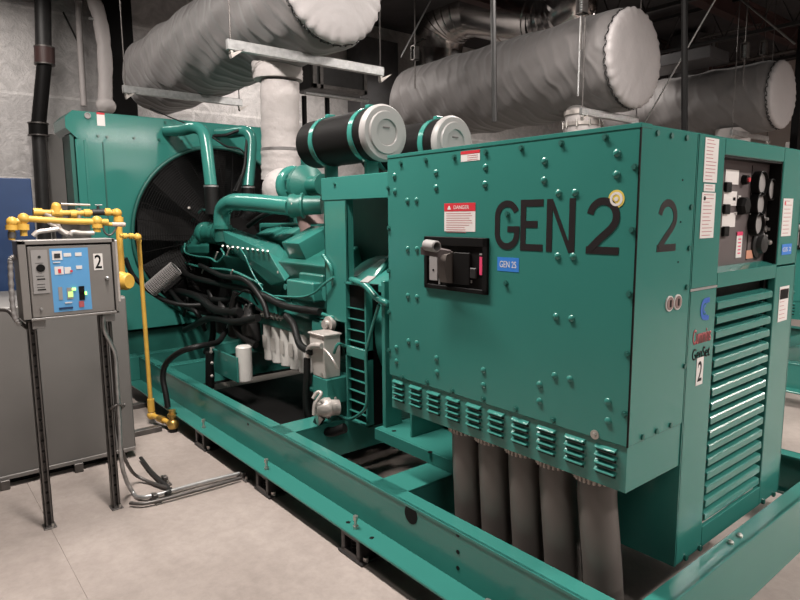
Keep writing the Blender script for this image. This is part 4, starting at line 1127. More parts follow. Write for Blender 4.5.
# ------------------------------------------------------------------ silencers
def wrinkled(c, L_, r, seed):
    """fabric covered drum along X with slack folds, near end at c"""
    rnd = random.Random(seed); b = MB(); n, m_ = 72, 90
    ph = [rnd.random()*6 for _ in range(8)]
    rings = []
    for i in range(m_+1):
        t_ = i/m_; x = c.x-L_*t_
        ring = []
        for j in range(n):
            a = 2*PI*j/n
            w = .006*math.sin(5*a+14*t_*L_/2+ph[0])*math.sin(3.1*t_+ph[1])+.007*math.sin(9*a-21*t_+ph[2])+.006*math.sin(31*t_+2.5*math.sin(2*a+ph[3])+ph[4])+.005*math.sin(57*t_+3*math.sin(3*a+ph[5]))
            k = r+w
            e = min(t_*L_, (1-t_)*L_)
            if e < .12: k = r*(1-.13*(1-e/.12)**2)+w*e/.12
            ring.append(b.bm.verts.new((x, c.y+k*math.cos(a), c.z+k*math.sin(a))))
        rings.append(ring)
    for A_, B_ in zip(rings, rings[1:]):
        for j in range(n): b.bm.faces.new((A_[j], A_[(j+1) % n], B_[(j+1) % n], B_[j]))
    b.bm.faces.new(rings[-1])
    return b
def silencer(c, L_, r, label, seed):
    t = thing('exhaust_silencer', label, 'silencer', (c.x-L_/2, c.y, c.z-r), 'fabric wrapped exhaust silencers under the ceiling')
    wrinkled(c, L_, r, seed).build('body_jacket', 'jacket', t, 180)
    # puckered end cap
    rnd = random.Random(seed+9); b = MB(); n = 96
    prof = [(-.02, 1.0, .006), (.015, 1.0, .010), (.04, .985, .007), (.055, .95, .004), (.064, .88, .0015), (.070, .72, .0005), (.074, .4, 0), (.076, .02, 0)]
    rings = []
    nn = 26
    for (dx, k, amp) in prof:
        ring = []
        for j in range(n):
            a = 2*PI*j/n
            p = amp*math.sin(nn*a+seed)+amp*.6*math.sin(2.3*nn*a)
            kk = r*k*(.925 if dx < 0 else .955 if dx < .03 else .96)+p*.7
            ring.append(b.bm.verts.new((c.x+dx+p*.8, c.y+kk*math.cos(a), c.z+kk*math.sin(a))))
        rings.append(ring)
    for A_, B_ in zip(rings, rings[1:]):
        for j in range(n): b.bm.faces.new((A_[j], A_[(j+1) % n], B_[(j+1) % n], B_[j]))
    b.bm.faces.new(rings[-1])
    cap = b.build('end_cap', 'jacket_cap_lit', t, 180)
    hk = None
    for j in range(48):
        a = 2*PI*j/48; rr = r*.965; p = V((c.x-.012+.012*(j % 2), c.y+rr*math.cos(a), c.z+rr*math.sin(a)))
        if hk is None:
            hk = MB().sphere((0, 0, 0), .010, n=4).build('lacing_hook', 'dark'); hk.parent = cap; hk.location = p-wloc(cap)
        else: inst(hk, 'lacing_hook', cap, p)
    b = MB(); b.tube([(c.x-.01+.014*math.sin(26*2*PI*j/208), c.y+r*.955*math.cos(2*PI*j/208), c.z+r*.955*math.sin(2*PI*j/208)) for j in range(209)], .005, n=5, cap=False); b.build('lacing_cord', 'dark', cap)
    return t
S1 = V((-4.13, 2.75, 3.335)); S2 = V((-3.76, 6.33, 3.255)); S3 = V((-3.6, 9.98, 3.27))
silencer(S1, 4.0, .45, 'grey fabric wrapped silencer at the upper left above the radiator and engine', 1)
silencer(S2, 3.6, .54, 'grey fabric wrapped silencer crossing the top centre above the breaker cabinet', 2)
silencer(S3, 3.4, .49, 'grey fabric wrapped silencer farthest right, behind the control housing', 3)

def hanger(x, y0, y1, z, label, tall=1.6, gusset=True):
    t = thing('trapeze_hanger', label, 'hanger', (x, (y0+y1)/2, z-.04), 'strut hangers carrying the silencers')
    b = MB(); b.box((x-.02, y0, z-.075), (x+.02, y1, z), .004); b.build('strut', 'steel', t)
    for y in (y0+.03, y1-.03):
        r_ = MB().cyl((x, y, z-.13), (x, y, ZC), .006, n=8).build('threaded_rod', 'strut', t)
        MB().cyl((x, y, z-.095), (x, y, z-.077), .018, n=6).build('rod_nut', 'zinc', t)
        MB().hull([(x-.02, y-.01, z-.10), (x+.02, y-.01, z-.10), (x-.02, y+.11, z-.05), (x+.02, y+.11, z-.05), (x-.02, y+.0, z-.13), (x+.02, y+.0, z-.13)]).build('clip_wedge', 'cast_white', t)
    return t
hanger(-4.4, 2.0, 3.43, 2.88, 'galvanized strut hanger under the near end of the upper left silencer')
hanger(-6.5, 1.86, 3.1, 2.882, 'galvanized strut hanger above the radiator under the upper left silencer')
hanger(-3.95, 5.7, 6.82, 2.712, 'galvanized strut hanger under the near end of the top centre silencer')
hanger(-3.95, 9.3, 10.6, 2.775, 'galvanized strut hanger under the farthest right silencer')
# saddles between the silencers and struts
for s_, x in ((S1, -4.4), (S2, -3.95), (S3, -3.95)): pass

# outlet stub with clamp under silencer 2
q = U(583, 114, y=S2.y-.1)
t = thing('silencer_inlet', 'clamped pipe stub in pale wrap below the top centre silencer', 'exhaust pipe', (q.x, q.y, q.z-.25))
b = MB(); b.cyl((q.x, q.y, q.z-.25), (q.x, q.y, S2.z-.35), .2, n=28); b.build('stub_jacket', 'jacket_pale', t, 40)
b = MB(); b.cyl((q.x, q.y, q.z-.02), (q.x, q.y, q.z+.03), .215, n=28); b.cyl((q.x, q.y, q.z-.14), (q.x, q.y, q.z-.1), .215, n=28); b.build('clamp', 'cast_white', t, 40)
for k in range(10):
    a = 2*PI*k/10; MB().cyl((q.x+.22*math.cos(a), q.y+.22*math.sin(a), q.z-.16), (q.x+.22*math.cos(a), q.y+.22*math.sin(a), q.z-.08), .01, n=6).build('clamp_bolt', 'zinc', t)
b = MB(); c0 = U(735, 128, x=-3.95); q_ = U(733, 130, y=9.9); b.cyl((q_.x, 9.9, S3.z-.66), (q_.x, 9.9, S3.z-.42), .24, n=28)
tag(b.build('pipe_saddle', 'jacket_pale', None, 40), 'pale wrapped saddle below the farthest right silencer', 'saddle')

# ------------------------------------------------------------------ silver duct behind the middle silencer
YD = 7.75
D = lambda x, y: U(x, y, y=YD)
t = thing('spiral_duct', 'shiny silver round duct with segmented elbows above the top centre silencer', 'duct', D(437, 130))
rd = .43
b = MB(); b.tube([D(437, 150), D(437, 100), D(438, 50)], rd, n=32); b.build('riser', 'silver', t, 60)
a0 = D(438, 50)
pts = []
p0, p1, p2 = D(438, 50), D(440, 12), D(478, 8)
for k in range(8):
    t_ = k/7; pts.append(p0*(1-t_)**2+p1*2*t_*(1-t_)+p2*t_*t_)
b = MB(); b.tube(pts, rd*1.01, n=32); b.build('elbow', 'silver', t, 18)
for k in range(1, 7):
    d = (pts[k+1]-pts[k-1]).normalized() if k < 7 else (pts[7]-pts[6]).normalized()
    b = MB(); b.lathe(pts[k]-d*.012, d, [(0, rd*1.0), (.0, rd*1.05), (.024, rd*1.05), (.024, rd)], n=32, cap=False); b.build('elbow_seam', 'silver', t, 30)
b = MB(); b.tube([D(476, 8), D(510, 14), D(545, 18)], rd, n=32); b.build('horizontal_run', 'silver', t, 60)
p = [D(545, 18), D(557, 16), D(566, 8), D(567, -10), D(565, -40)]
b = MB(); b.tube(p, rd, n=32, smooth=6, rfun=lambda t_: 1+.03*math.sin(t_*70)); b.build('flex_elbow', 'silver', t, 30)
for x_, y_, d_ in ((437, 45, (0, 0, 1)), (512, 14, None), (540, 17, None)):
    q = D(x_, y_); d = V(d_) if d_ else (D(545, 18)-D(476, 8)).normalized()
    b = MB(); b.lathe(q-d*.02, d, [(0, rd), (0, rd*1.04), (.04, rd*1.04), (.04, rd)], n=32, cap=False); b.build('joint_band', 'silver', t, 30)

# big dark plenum duct behind the upper middle
q0, q1 = U(366, 100, x=-8.7), U(450, 100, x=-8.7)
b = MB(); b.box((-9.25, q0.y, 3.0), (-8.85, 7.25, ZC-.36), .01)
tag(b.build('plenum_duct', 'duct_dark', None), 'dark grey plenum duct on the far wall between the two nearest silencers', 'duct')
# wall mounted unit behind the riser
t = thing('louver_unit', 'dark framed air unit hanging behind the pale exhaust riser', 'air unit', U(340, 95, x=-6.55))
u0, u1 = U(312, 56, x=-6.55), U(367, 95, x=-6.55)
b = MB(); b.box((-7.0, u0.y, u1.z), (-6.57, u1.y, u0.z), .01); b.build('unit_body', 'dark', t)
b = MB()
for (a_, c_, e_, f_) in ((u0.y, u0.y+.06, u1.z, u0.z), (u1.y-.05, u1.y, u1.z, u0.z), (u0.y, u1.y, u1.z, u1.z+.05), (u0.y, u1.y, u0.z-.05, u0.z), (u0.y+.1, u0.y+.15, u1.z, u0.z)):
    b.box((-6.575, a_, e_), (-6.54, c_, f_), .004)
b.build('unit_frame', 'strut', t)
b = MB(); b.cyl(U(305, 93, x=-6.5), U(368, 101, x=-6.5), .022, n=10)
tag(b.build('support_pipe', 'steel', None, 40), 'horizontal grey pipe under the dark framed air unit', 'pipe')
for x_, l in ((304, 'left'), (327, 'right')):
    b = MB(); b.cyl(U(x_, 96, x=-6.6), U(x_+2, 190, x=-6.6), .03, n=10); tag(b.build('hanging_pipe', 'black', None, 40), 'dark vertical pipe behind the air cleaners, the %s one of the pair' % l, 'pipe')

# ------------------------------------------------------------------ left wall: pipes and wrapped riser
XBk = -8.95
B_ = lambda x, y: U(x, y, x=XBk)
t = thing('drain_stack', 'black vertical drain pipe with couplings against the foil wall', 'pipe', (XBk, 1.5, 0))
b = MB(); b.tube([B_(42, -40), B_(43.5, 48)], .092, n=16); b.build('upper_pipe', 'dark', t, 50)
b = MB(); b.tube([B_(44.5, 62), B_(38.5, 126)], .084, n=16); b.build('middle_pipe', 'black', t, 50)
b = MB(); b.tube([B_(38, 124), B_(45, 250), V((XBk, U(45,250,x=XBk).y, 0))], .078, n=16); b.build('lower_pipe', 'dark', t, 50)
b = MB(); b.tube([B_(44.5, 47), B_(44.8, 64)], .115, n=16); b.build('coupling', mat('rust_coupling', (.05, .022, .02), .5), t, 50)
b = MB(); b.tube([B_(38.2, 123), B_(38.5, 135)], .108, n=16); b.build('coupling', 'black', t, 50)
for p in ((44.3, 47.5), (44.8, 64.5), (38.2, 123.5), (38.5, 135.5)):
    q = B_(*p); MB().cyl(q-V((0, 0, .008)), q+V((0, 0, .008)), .118, n=18).build('clamp_band', 'strut', t, 40)
XK = -8.7; K_ = lambda x, y: U(x, y, x=XK)
t = thing('wrapped_pipe', 'pale foil wrapped vertical pipe with crumpled foot above the radiator corner', 'pipe', K_(104, 112))
b = MB(); b.tube([K_(105, 112), K_(105, 60), K_(100, 20), K_(92, -6), K_(84, -40)], .085, n=20, smooth=6, rfun=lambda s_: 1+.05*math.sin(s_*33)+.03*math.sin(s_*71)); b.build('foil_wrap', 'jacket_pale', t, 60)
b = MB(); b.sphere(K_(106, 106), .12, (1, 1, .9)); b.build('crumpled_foot', 'jacket_pale', t, 60)
b = MB(); b.tube([K_(89, 18), K_(97, 20), K_(104, 24)], .02, n=8, smooth=3); b.build('tie_band', 'steel', t, 50)
tag(MB().tube([U(77, -20, x=-9.1), U(80, 40, x=-9.1), U(84, 106, x=-9.1)], .04, n=10).build('wall_conduit', 'jacket_pale', None, 50), 'slim pale conduit on the foil wall left of the foil wrapped pipe', 'conduit')
tag(MB().tube([U(63, 12, x=-9.2), U(82, 50, x=-9.2)], .012, n=6).build('wall_wire', 'dark', None), 'thin dark wire slanting across the foil wall', 'wire')
c = U(110, 60, x=-8.9)
tag(MB().box((-9.1, c.y-.05, 0), (-8.85, c.y+.3, ZC-.36), .01).build('steel_column', 'black', None), 'black steel column between the foil wrapped pipe and the upper left silencer', 'column')
c = U(58, 160, x=-9.1)
tag(MB().box((-9.2, c.y-.12, 0), (-9.05, c.y+.12, U(58, 135, x=-9.1).z), .01).build('wall_duct', 'grey_tank', None), 'narrow grey duct standing against the foil wall beside the radiator', 'duct')

# ------------------------------------------------------------------ navy cabinet and grey fuel tank
q = U(28, 180, x=-5.4)
tag(MB().box((-5.9, -.6, 0), (-5.4, q.y+.02, U(12, 178, x=-5.4).z), .006).build('navy_cabinet', 'navy', None), 'dark blue metal cabinet behind the yellow gas pipes at the left edge', 'cabinet')
t = thing('fuel_tank', 'big flat sided grey tank standing on the floor behind the gas panel legs', 'tank', (-4.7, .3, 0))
b = MB(); b.box((-5.2, -1.2, .05), (-4.23, 1.145, 1.09), .008); b.build('tank_body', 'grey_tank', t)
b = MB(); b.box((-5.1, -1.2, 1.09), (-4.25, .44, 1.3), .006); b.build('top_box', 'grey_tank', t)
b = MB(); b.box((-5.1, -1.1, 0), (-4.3, 1.1, .05)); b.build('base_skid', 'black', t)
MB().box((-4.24, -1.2, .05), (-4.222, 1.14, .075), .002).build('bottom_edge', 'grey_enc', t)
for y in (.42, .5): MB().hull([(-4.21, y, 0), (-4.2, y+.01, 0), (-4.21, y, .07), (-4.22, y+.01, .07)]).build('anchor_tab', 'steel', t) if False else None
for y in (.36, .76):
    MB().box((-4.225, y, 0), (-4.19, y+.05, .06), .003).build('anchor_tab', 'strut', t)
MB().box((-4.35, 1.145, .96), (-4.28, 1.155, 1.09), .003).build('side_lug', 'grey_enc', t)
# braces sticking out behind tank at floor
for y0_, p0_, p1_, l in ((0, (135, 405), (150, 402), 'upper'), (0, (135, 432), (163, 428), 'lower')):
    a = U(*p0_, z=.03); c = U(*p1_, z=.03)
    tag(MB().box((a.x-.03, min(a.y, c.y)-.1, 0), (a.x+.03, max(a.y, c.y), .04), .003).build('floor_strut', 'strut', None), 'dark steel strut on the floor beside the tank, the %s of two' % ('farther' if l == 'upper' else 'nearer'), 'strut')

# ------------------------------------------------------------------ gas alarm panel on strut legs
XG = -3.45
gt = thing('gas_alarm_box', 'grey steel control box numbered 2 on two strut legs', 'control box', (-3.5, .67, 0))
y0, y1 = .458, .897; z0, z1 = 1.103, 1.497
b = MB(); b.box((XG-.16, y0, z0), (XG-.018, y1, z1), .004); b.build('enclosure', 'grey_enc', gt)
b = MB(); b.box((XG-.03, y0, z1-.02), (XG, y1, z1), .002); b.box((XG-.03, y0, z0), (XG, y1, z0+.012), .002); b.box((XG-.03, y0, z0), (XG, y0+.035, z1), .002); b.box((XG-.03, y1-.014, z0), (XG, y1, z1), .002); b.build('box_rim', 'grey_enc', gt)
dr = MB().box((XG-.02, y0+.04, z0+.014), (XG-.004, y1-.02, z1-.03), .003).build('door', 'grey_enc', gt)
MB().box((XG-.018, y0+.035, z0+.012), (XG-.0175, y1-.014, z1-.02)).build('door_gap', 'black', gt)
XF = XG-.004
def G(px, py): return U(px, py, x=XF)
def gbox(px0, py0, px1, py1, nm, m_, par, d=.002, base=0.):
    a = G(px0, (py0+py1)/2); c = G(px1, (py0+py1)/2); e = G((px0+px1)/2, py0); f_ = G((px0+px1)/2, py1)
    return MB().box((XF+base, a.y, f_.z), (XF+base+d, c.y, e.z)).build(nm, m_, par)
ip2 = gbox(51.5, 248, 90, 311, 'blue_overlay', 'sky_blue', gt, .001)
pl = gbox(32, 250, 48.5, 293.5, 'controller_plate', 'cap_grey', gt, .004)
q = G(40.5, 268); MB().cyl((XF+.004, q.y, q.z), (XF+.007, q.y, q.z), .019, n=22).build('round_display', 'black', pl)
q = G(39, 257); MB().cyl((XF+.004, q.y, q.z), (XF+.006, q.y, q.z), .007, n=14).build('indicator', 'dark', pl)
for p in ((37, 278.5, 45, 279.7), (37.5, 289, 46, 290.2)): gbox(*p, 'slot', 'black', pl, .001, .004)
for p in ((36, 276, 44, 276.6), (37, 284, 45, 284.6), (37, 287, 45, 287.5), (35, 263, 43, 263.4)): gbox(*p, 'print_line', 'dark', pl, .0006, .004)
for p, m_ in (((52, 251, 62, 260), 'white'), ((54.5, 266.5, 63.5, 274.5), 'white'), ((64.5, 267, 71, 273.5), 'white'), ((63.5, 253, 71, 256.5), 'white'), ((75, 252.5, 81.5, 256), 'white'), ((76, 265.5, 82, 269), 'white'), ((58.5, 287, 62.5, 300), 'cap_grey'), ((67, 287.5, 73, 299), 'cap_grey')):
    o = gbox(*p, 'switch_plate', m_, ip2, .0015, .001)
for p, m_ in (((54, 253.5, 60, 258), 'dark'), ((58, 269, 61, 273), 'red'), ((70, 270, 72.5, 272), 'red'), ((59, 307, 73, 309), 'navy'), ((79, 286, 84.5, 300), 'black'), ((79, 301, 84, 307), 'red_logo'), ((80, 292.5, 83.5, 293.5), 'pink'), ((53, 262, 60, 262.8), 'white'), ((65, 302, 72, 303), 'white')):
    gbox(*p, 'indicator_mark', m_, ip2, .003, .0015)
gbox(72, 287.8, 75.5, 290.2, 'status_lamp', 'lit_green', ip2, .006, .002)
gbox(84.8, 291.5, 86.5, 294.5, 'status_lamp', 'lit_green', ip2, .006, .002)
gbox(68, 291.5, 73, 297, 'lit_display', 'lit_yellow', ip2, .002, .0026)
np_ = gbox(93.5, 253.5, 102.8, 270, 'number_plate', 'white', gt, .0015)
tt = MB(); a = G(95.3, 268.5); c = G(101, 254.5)
text_on(tt, '2', (XF+.0015, a.y, a.z), (0, 1, 0), (0, 0, 1), c.y-a.y, c.z-a.z, (1, 0, 0), .0006, .012); tt.build('plate_number', 'black', np_)
q = G(107, 278); MB().lathe(q, (1, 0, 0), [(0, .01), (.01, .009), (.014, .005)], n=12).build('door_latch', 'steel', gt)
q = G(41.5, 309); MB().lathe(q, (1, 0, 0), [(0, .007), (.008, .006)], n=12).build('door_latch', 'steel', gt)
MB().box((XG-.14, y1, z0+.06), (XG+.0, y1+.012, z1-.01), .002).build('side_plate', 'cast_white', gt)
for y in (.50, .83):
    lg = MB(); xl = -3.53
    lg.box((xl-.03, y-.02, 0), (xl-.026, y+.02, z0+.25)); lg.box((xl-.03, y-.02, 0), (xl+.01, y-.016, z0+.25)); lg.box((xl-.03, y+.016, 0), (xl+.01, y+.02, z0+.25)); lg.box((xl+.008, y-.02, 0), (xl+.01, y-.009, z0)); lg.box((xl+.008, y+.009, 0), (xl+.01, y+.02, z0))
    l = lg.build('strut_leg', 'strut', gt)
    for k in range(18): MB().cyl((xl+.0095, y, .08+k*.056), (xl+.0108, y, .08+k*.056), .0075, n=10).build('strut_hole', 'black', l)
    MB().box((xl-.04, y-.03, 0), (xl+.035, y+.03, .006), .001).build('foot_plate', 'strut', l)
    MB().cyl((xl+.022, y+.012, .006), (xl+.022, y+.012, .02), .007, n=6).build('anchor_bolt', 'zinc', l)
    MB().box((xl+.012, y-.0, z0-.05), (xl+.018, y+.06, z0-.002), .002).build('mounting_clip', 'cap_grey', l)
# back rail behind box
MB().box((-3.60, .42, 1.34), (-3.562, .92, 1.38), .003).build('back_rail', 'strut', gt) if False else None
# flex conduit beside the box
b = MB(); q0 = U(16, 256, x=-3.55); pts = [U(16, 257, x=-3.5), U(12, 258, x=-3.5), U(10.5, 263, x=-3.5), U(11.5, 290, x=-3.5), U(14, 315, x=-3.5), U(20, 325, x=-3.5)]
b.tube(pts, .012, n=10, smooth=14, rfun=lambda s_: 1+.13*math.sin(s_*330)); tag(b.build('flexible_conduit', 'cap_grey', None, 60), 'ribbed grey flexible conduit looping down the left side of the control box', 'conduit')
b = MB(); b.tube([U(-20, 312, x=-3.7), U(5, 310, x=-3.65), U(15, 318, x=-3.6), U(27, 328, x=-3.55)], .01, n=8, smooth=5); tag(b.build('support_bar', 'strut', None, 50), 'grey bar running off the left edge under the control box', 'bar')

# emt conduits from the panel to the floor
def conduit(pts, r, l, mt='steel', sm=6):
    b = MB(); b.tube(pts, r, n=12, smooth=sm); return tag(b.build('rigid_conduit', mt, None, 50), l, 'conduit', 'bent metal conduits by the control box')
Xc = -3.52
q = lambda x, y: U(x, y, x=Xc)
fz = lambda x, y: U(x, y, z=.022)
conduit([q(103.5, 316), q(104.5, 330), q(112, 346), q(115.5, 356), q(117, 380), q(119.5, 420), q(122, 465), fz(132, 491), fz(146, 497), fz(200, 483), fz(241, 473)], .0115, 'bright conduit bending from the control box down to the floor run')
conduit([q(110.5, 316)+V((-.03, 0, 0)), q(113.5, 350)+V((-.03, 0, 0)), q(116, 380)+V((-.03, 0, 0)), q(120.5, 440)+V((-.03, 0, 0)), U(131, 470, z=.1), fz(145, 480), fz(165, 487), fz(171, 489)], .010, 'darker conduit behind the bright one ending in a curl on the floor', 'strut')
conduit([fz(130, 503), fz(148, 503), fz(195, 491), fz(241, 478)], .010, 'lower floor conduit running to the skid isolator', 'strut')
conduit([fz(141, 458), fz(150, 470), fz(160, 480), fz(170, 490), fz(166, 494)], .012, 'dark floor conduit emerging from behind the tank corner', 'dark')
for a_, l in (((155, 497), 'holding the floor conduits near the control box legs'), ((165, 479), 'at the curl beside the tank'), ((243, 475), 'at the far end of the floor conduits by the isolator')):
    p = fz(*a_)
    t = thing('strut_clamp', 'short strut piece with clamps %s' % l, 'clamp', (p.x, p.y, 0), 'strut clamps on the floor')
    MB().box((p.x-.07, p.y-.018, 0), (p.x+.07, p.y+.018, .01), .001).build('strut_piece', 'strut', t)
    MB().box((p.x-.02, p.y-.014, .01), (p.x+.02, p.y+.014, .042), .004).build('clamp_strap', 'strut', t)
    for dx in (-.05, .05): MB().cyl((p.x+dx, p.y, .01), (p.x+dx, p.y, .03), .008, n=6).build('clamp_nut', 'zinc', t)
p = q(117, 408)
t = thing('pipe_clamp', 'round clamp with wing handles joining the conduits to the right leg', 'clamp', p)
b = MB(); b.tube([p+V((.025*math.cos(R(k))*.6, .03*math.sin(R(k))+.0, .02*math.cos(R(k)))) for k in range(0, 361, 20)], .007, n=6, cap=False); b.build('clamp_ring', 'strut', t, 50)
MB().box(p+V((-.03, -.05, -.01)), p+V((-.02, .05, .01)), .002).build('clamp_bar', 'strut', t)

# ------------------------------------------------------------------ yellow gas train
XT = -4.7
T = lambda x, y: U(x, y, x=XT)
gas = thing('gas_piping', 'yellow painted gas pipe train running above the grey tank and down to the floor', 'gas pipe', (XT, 1.3, 0))
def ypipe(pts, r, nm='pipe', sm=0, m_='yellow'):
    return MB().tube(pts, r*.82, n=14, smooth=sm).build(nm, m_, gas, 50)
def elbow(p, r=.035):
    return MB().sphere(T(*p), r*.78, (1, 1, 1), 8).build('elbow', 'yellow', gas, 60)
ypipe([T(24, 236), T(23, 219), T(23.5, 217.8)], .026); elbow((23.5, 218.5), .046)
ypipe([T(23.5, 218.5), T(66, 221.3), T(108, 222)], .026)
MB().cyl(T(23, 224), T(23.2, 230), .036, n=16).build('elbow_collar', 'yellow', gas, 40)
ypipe([T(12, 240), T(11.5, 221.5)], .024); elbow((12, 222), .044); ypipe([T(11.5, 221.8), T(20, 221.3)], .026); MB().cyl(T(11.4, 225), T(11.5, 230), .035, n=16).build('elbow_collar', 'yellow', gas, 40)
ypipe([T(12, 238), T(12, 232)], .03, 'union', 0, 'strut')
X2 = XT-.15
T2 = lambda x, y: U(x, y, x=X2)
ypipe([T2(33, 212), T2(56, 213), T2(85, 213), T2(112, 212.5)], .024); ypipe([T2(33, 212), T2(42, 212.3)], .034, 'pipe_union')
ypipe([T2(56, 206), T2(56, 214)], .04, 'tee_cap'); ypipe([T2(51, 213), T2(62, 213)], .036, 'tee'); MB().sphere(T2(56, 206.5), .03).build('tee_plug', 'yellow', gas, 50)
ypipe([T2(70, 214), T2(76, 214)], .036, 'pipe_union'); ypipe([T2(84, 213), T2(90, 213)], .034, 'pipe_union'); ypipe([T2(105, 212), T2(110, 212)], .034, 'pipe_union')
ypipe([T2(79, 208), T2(79, 219)], .018, 'regulator', 0, 'steel'); ypipe([T2(61, 204), T2(90, 205)], .01, 'sensing_line', 0, 'cast_white')
ypipe([T2(92, 212.5), T2(104, 212)], .03, 'valve_body', 0, 'dark'); ypipe([T2(98, 212), T2(98, 206)], .012, 'valve_stem', 0, 'dark'); ypipe([T2(95, 205), T2(102, 205)], .006, 'valve_lever', 0, 'steel')
MB().sphere(T2(117, 213), .034, n=8).build('elbow', 'yellow', gas, 60)
ypipe([T2(112, 212.5), T2(117, 213), T2(118.5, 218)], .03)
ypipe([T2(118.5, 216), T2(119.5, 240), T2(122, 273)], .028)
ypipe([T2(118.5, 217), T2(118.6, 222)], .042, 'elbow_collar')
ypipe([T(97, 219), T(97, 232)], .03, 'drop_tee'); ypipe([T(97, 224), T(97.3, 228)], .042, 'drop_collar'); MB().sphere(T(97, 221), .036, n=8).build('tee', 'yellow', gas, 60)
ypipe([T(103, 223.5), T(112, 224.5), T(124, 224.5)], .016, 'vent_pipe'); ypipe([T(112, 224.4), T(125, 224.6)], .02, 'vent_end', 0, 'conduit_hub')
ypipe([T(103, 225), T(104, 231), T(108, 235), T(112, 234), T(115, 230), T(117, 226)], .008, 'copper_loop', 5, 'strut')
ypipe([T(120, 235.5), T(128, 236), T(137, 236)], .017); MB().sphere(T(137.5, 237), .028, n=8).build('elbow', 'yellow', gas, 60)
for a_ in (124.5, 131): ypipe([T(a_-2, 236), T(a_+2, 236)], .026, 'pipe_union')
MB().sphere(T(122, 277), .04, n=8).build('elbow', 'yellow', gas, 60)
e = T(128, 281); MB().lathe(e+V((-.03, -.05, 0)), (.8, .5, 0), [(0, .05), (.03, .062), (.07, .062), (.09, .05)], n=22).build('regulator_cap', 'yellow', gas, 40)
MB().cyl(e+V((-.02, -.09, 0)), e+V((-.0, -.05, 0)), .062, n=20).build('regulator_flange', 'red', gas, 40)
XV = -4.85
vt = U(138.5, 237, x=XV); vb = V((XV, U(150, 390, x=XV).y, .07))
ypipe([T(137.5, 237), vt, vt+V((0, 0.004, -.04))], .02); ypipe([vt, V((XV, vb.y, .07))], .02)
MB().cyl(V((XV, vb.y, .1)), V((XV, vb.y, .2)), .027, n=14).build('pipe_union', 'yellow', gas, 40)
e0 = V((XV, vb.y, .07)); e1 = U(173, 424, z=.06)
ypipe([e0, e0+(e1-e0)*.5, e1], .024, 'bottom_pipe'); MB().sphere(e0, .034, n=8).build('elbow', 'yellow', gas, 60)
MB().sphere(e1, .045, n=8).build('tee', 'brass', gas, 60); ypipe([e0+(e1-e0)*.35, e0+(e1-e0)*.6], .034, 'pipe_union', 0, 'brass')
e2 = U(168, 406, y=e1.y)
ypipe([e1, V((e1.x, e1.y, .17))], .03, 'hose_fitting', 0, 'brass'); MB().cyl((e1.x, e1.y, .12), (e1.x, e1.y, .14), .04, n=6).build('fitting_nut', 'brass', gas)
MB().cyl((e1.x, e1.y, 0.0), (e1.x, e1.y, .03), .03, n=14).build('pipe_foot', 'rubber', gas)
b = MB()
b.tube([V((e1.x, e1.y, .16)), V((e1.x, e1.y-.005, .3)), U(165, 372, y=1.5), U(172, 358, y=1.52), U(186, 350, y=1.6)], .022, n=10, smooth=5)
b.bm.free()
# white conduits tangled over the box
for pts, r in (([T(33, 236), T(38, 232), T(48, 230.5), T(58, 229)], .016), ([T2(45, 213), T2(54, 219), T2(60, 230), T2(68, 234)], .02), ([T(70, 235), T(73, 232), T(82, 233), T(94, 233)], .016), ([T(48, 222), T(58, 228), T(66, 234)], .012)):
    o = tag(MB().tube(pts, r, n=10, smooth=5).build('signal_conduit', 'cast_white', None, 50), 'tangled whitish flexible conduit on top of the tank among the yellow gas pipes', 'conduit', 'whitish conduits among the gas pipes')
tag(MB().box((XT-.4, T2(62, 220).y, 1.09), (XT-.2, T2(92, 220).y, T(80, 222).z), .006).build('valve_box', 'strut', None), 'dark grey valve box behind the yellow gas pipes', 'box')

# ------------------------------------------------------------------ overhead rods, pipes, cables and steel
def rodthing(a, c, r, nm, m_, l, cat, n=8):
    return tag(MB().cyl(a, c, r, n=n).build(nm, m_, None, 40), l, cat)
rodthing(U(494.5, 122, y=4.6), U(492.5, -60, y=4.6), .026, 'drop_pipe', 'dark', 'black vertical drop pipe in front of the top centre silencer', 'pipe')
rodthing(U(684.5, 132, y=6.2), U(684.5, -60, y=6.2), .032, 'drop_pipe', 'black', 'black vertical drop pipe between the centre and right silencers', 'pipe')
rodthing(U(645, 122, y=8.0), U(735, -35, y=8.0), .010, 'bracing_cable', 'steel', 'taut bracing cable slanting up in front of the right silencer', 'cable')
rodthing(U(401, 57, x=-6.0), U(436, -10, x=-6.0), .010, 'bracing_cable', 'steel', 'taut bracing cable slanting up beside the silver duct elbow', 'cable')
rodthing(U(738, -3, y=9.0), U(795, 44, y=9.0), .013, 'sprinkler_pipe', 'strut', 'thin overhead pipe slanting to the upper right corner', 'pipe')
rodthing(U(700, 38, y=11.0), U(762, 24, y=11.0), .02, 'sprinkler_pipe', 'strut', 'thin overhead pipe above the farthest right silencer', 'pipe')
rodthing(U(715, 66, y=12.5), U(796, 50, y=12.5), .03, 'sprinkler_pipe', 'strut', 'lower overhead pipe behind the farthest right silencer', 'pipe')
rodthing(U(560, 40, x=-5.6), U(563, -20, x=-5.6), .012, 'hanger_rod', 'steel', 'thin rod hanging beside the silver duct bend', 'rod')
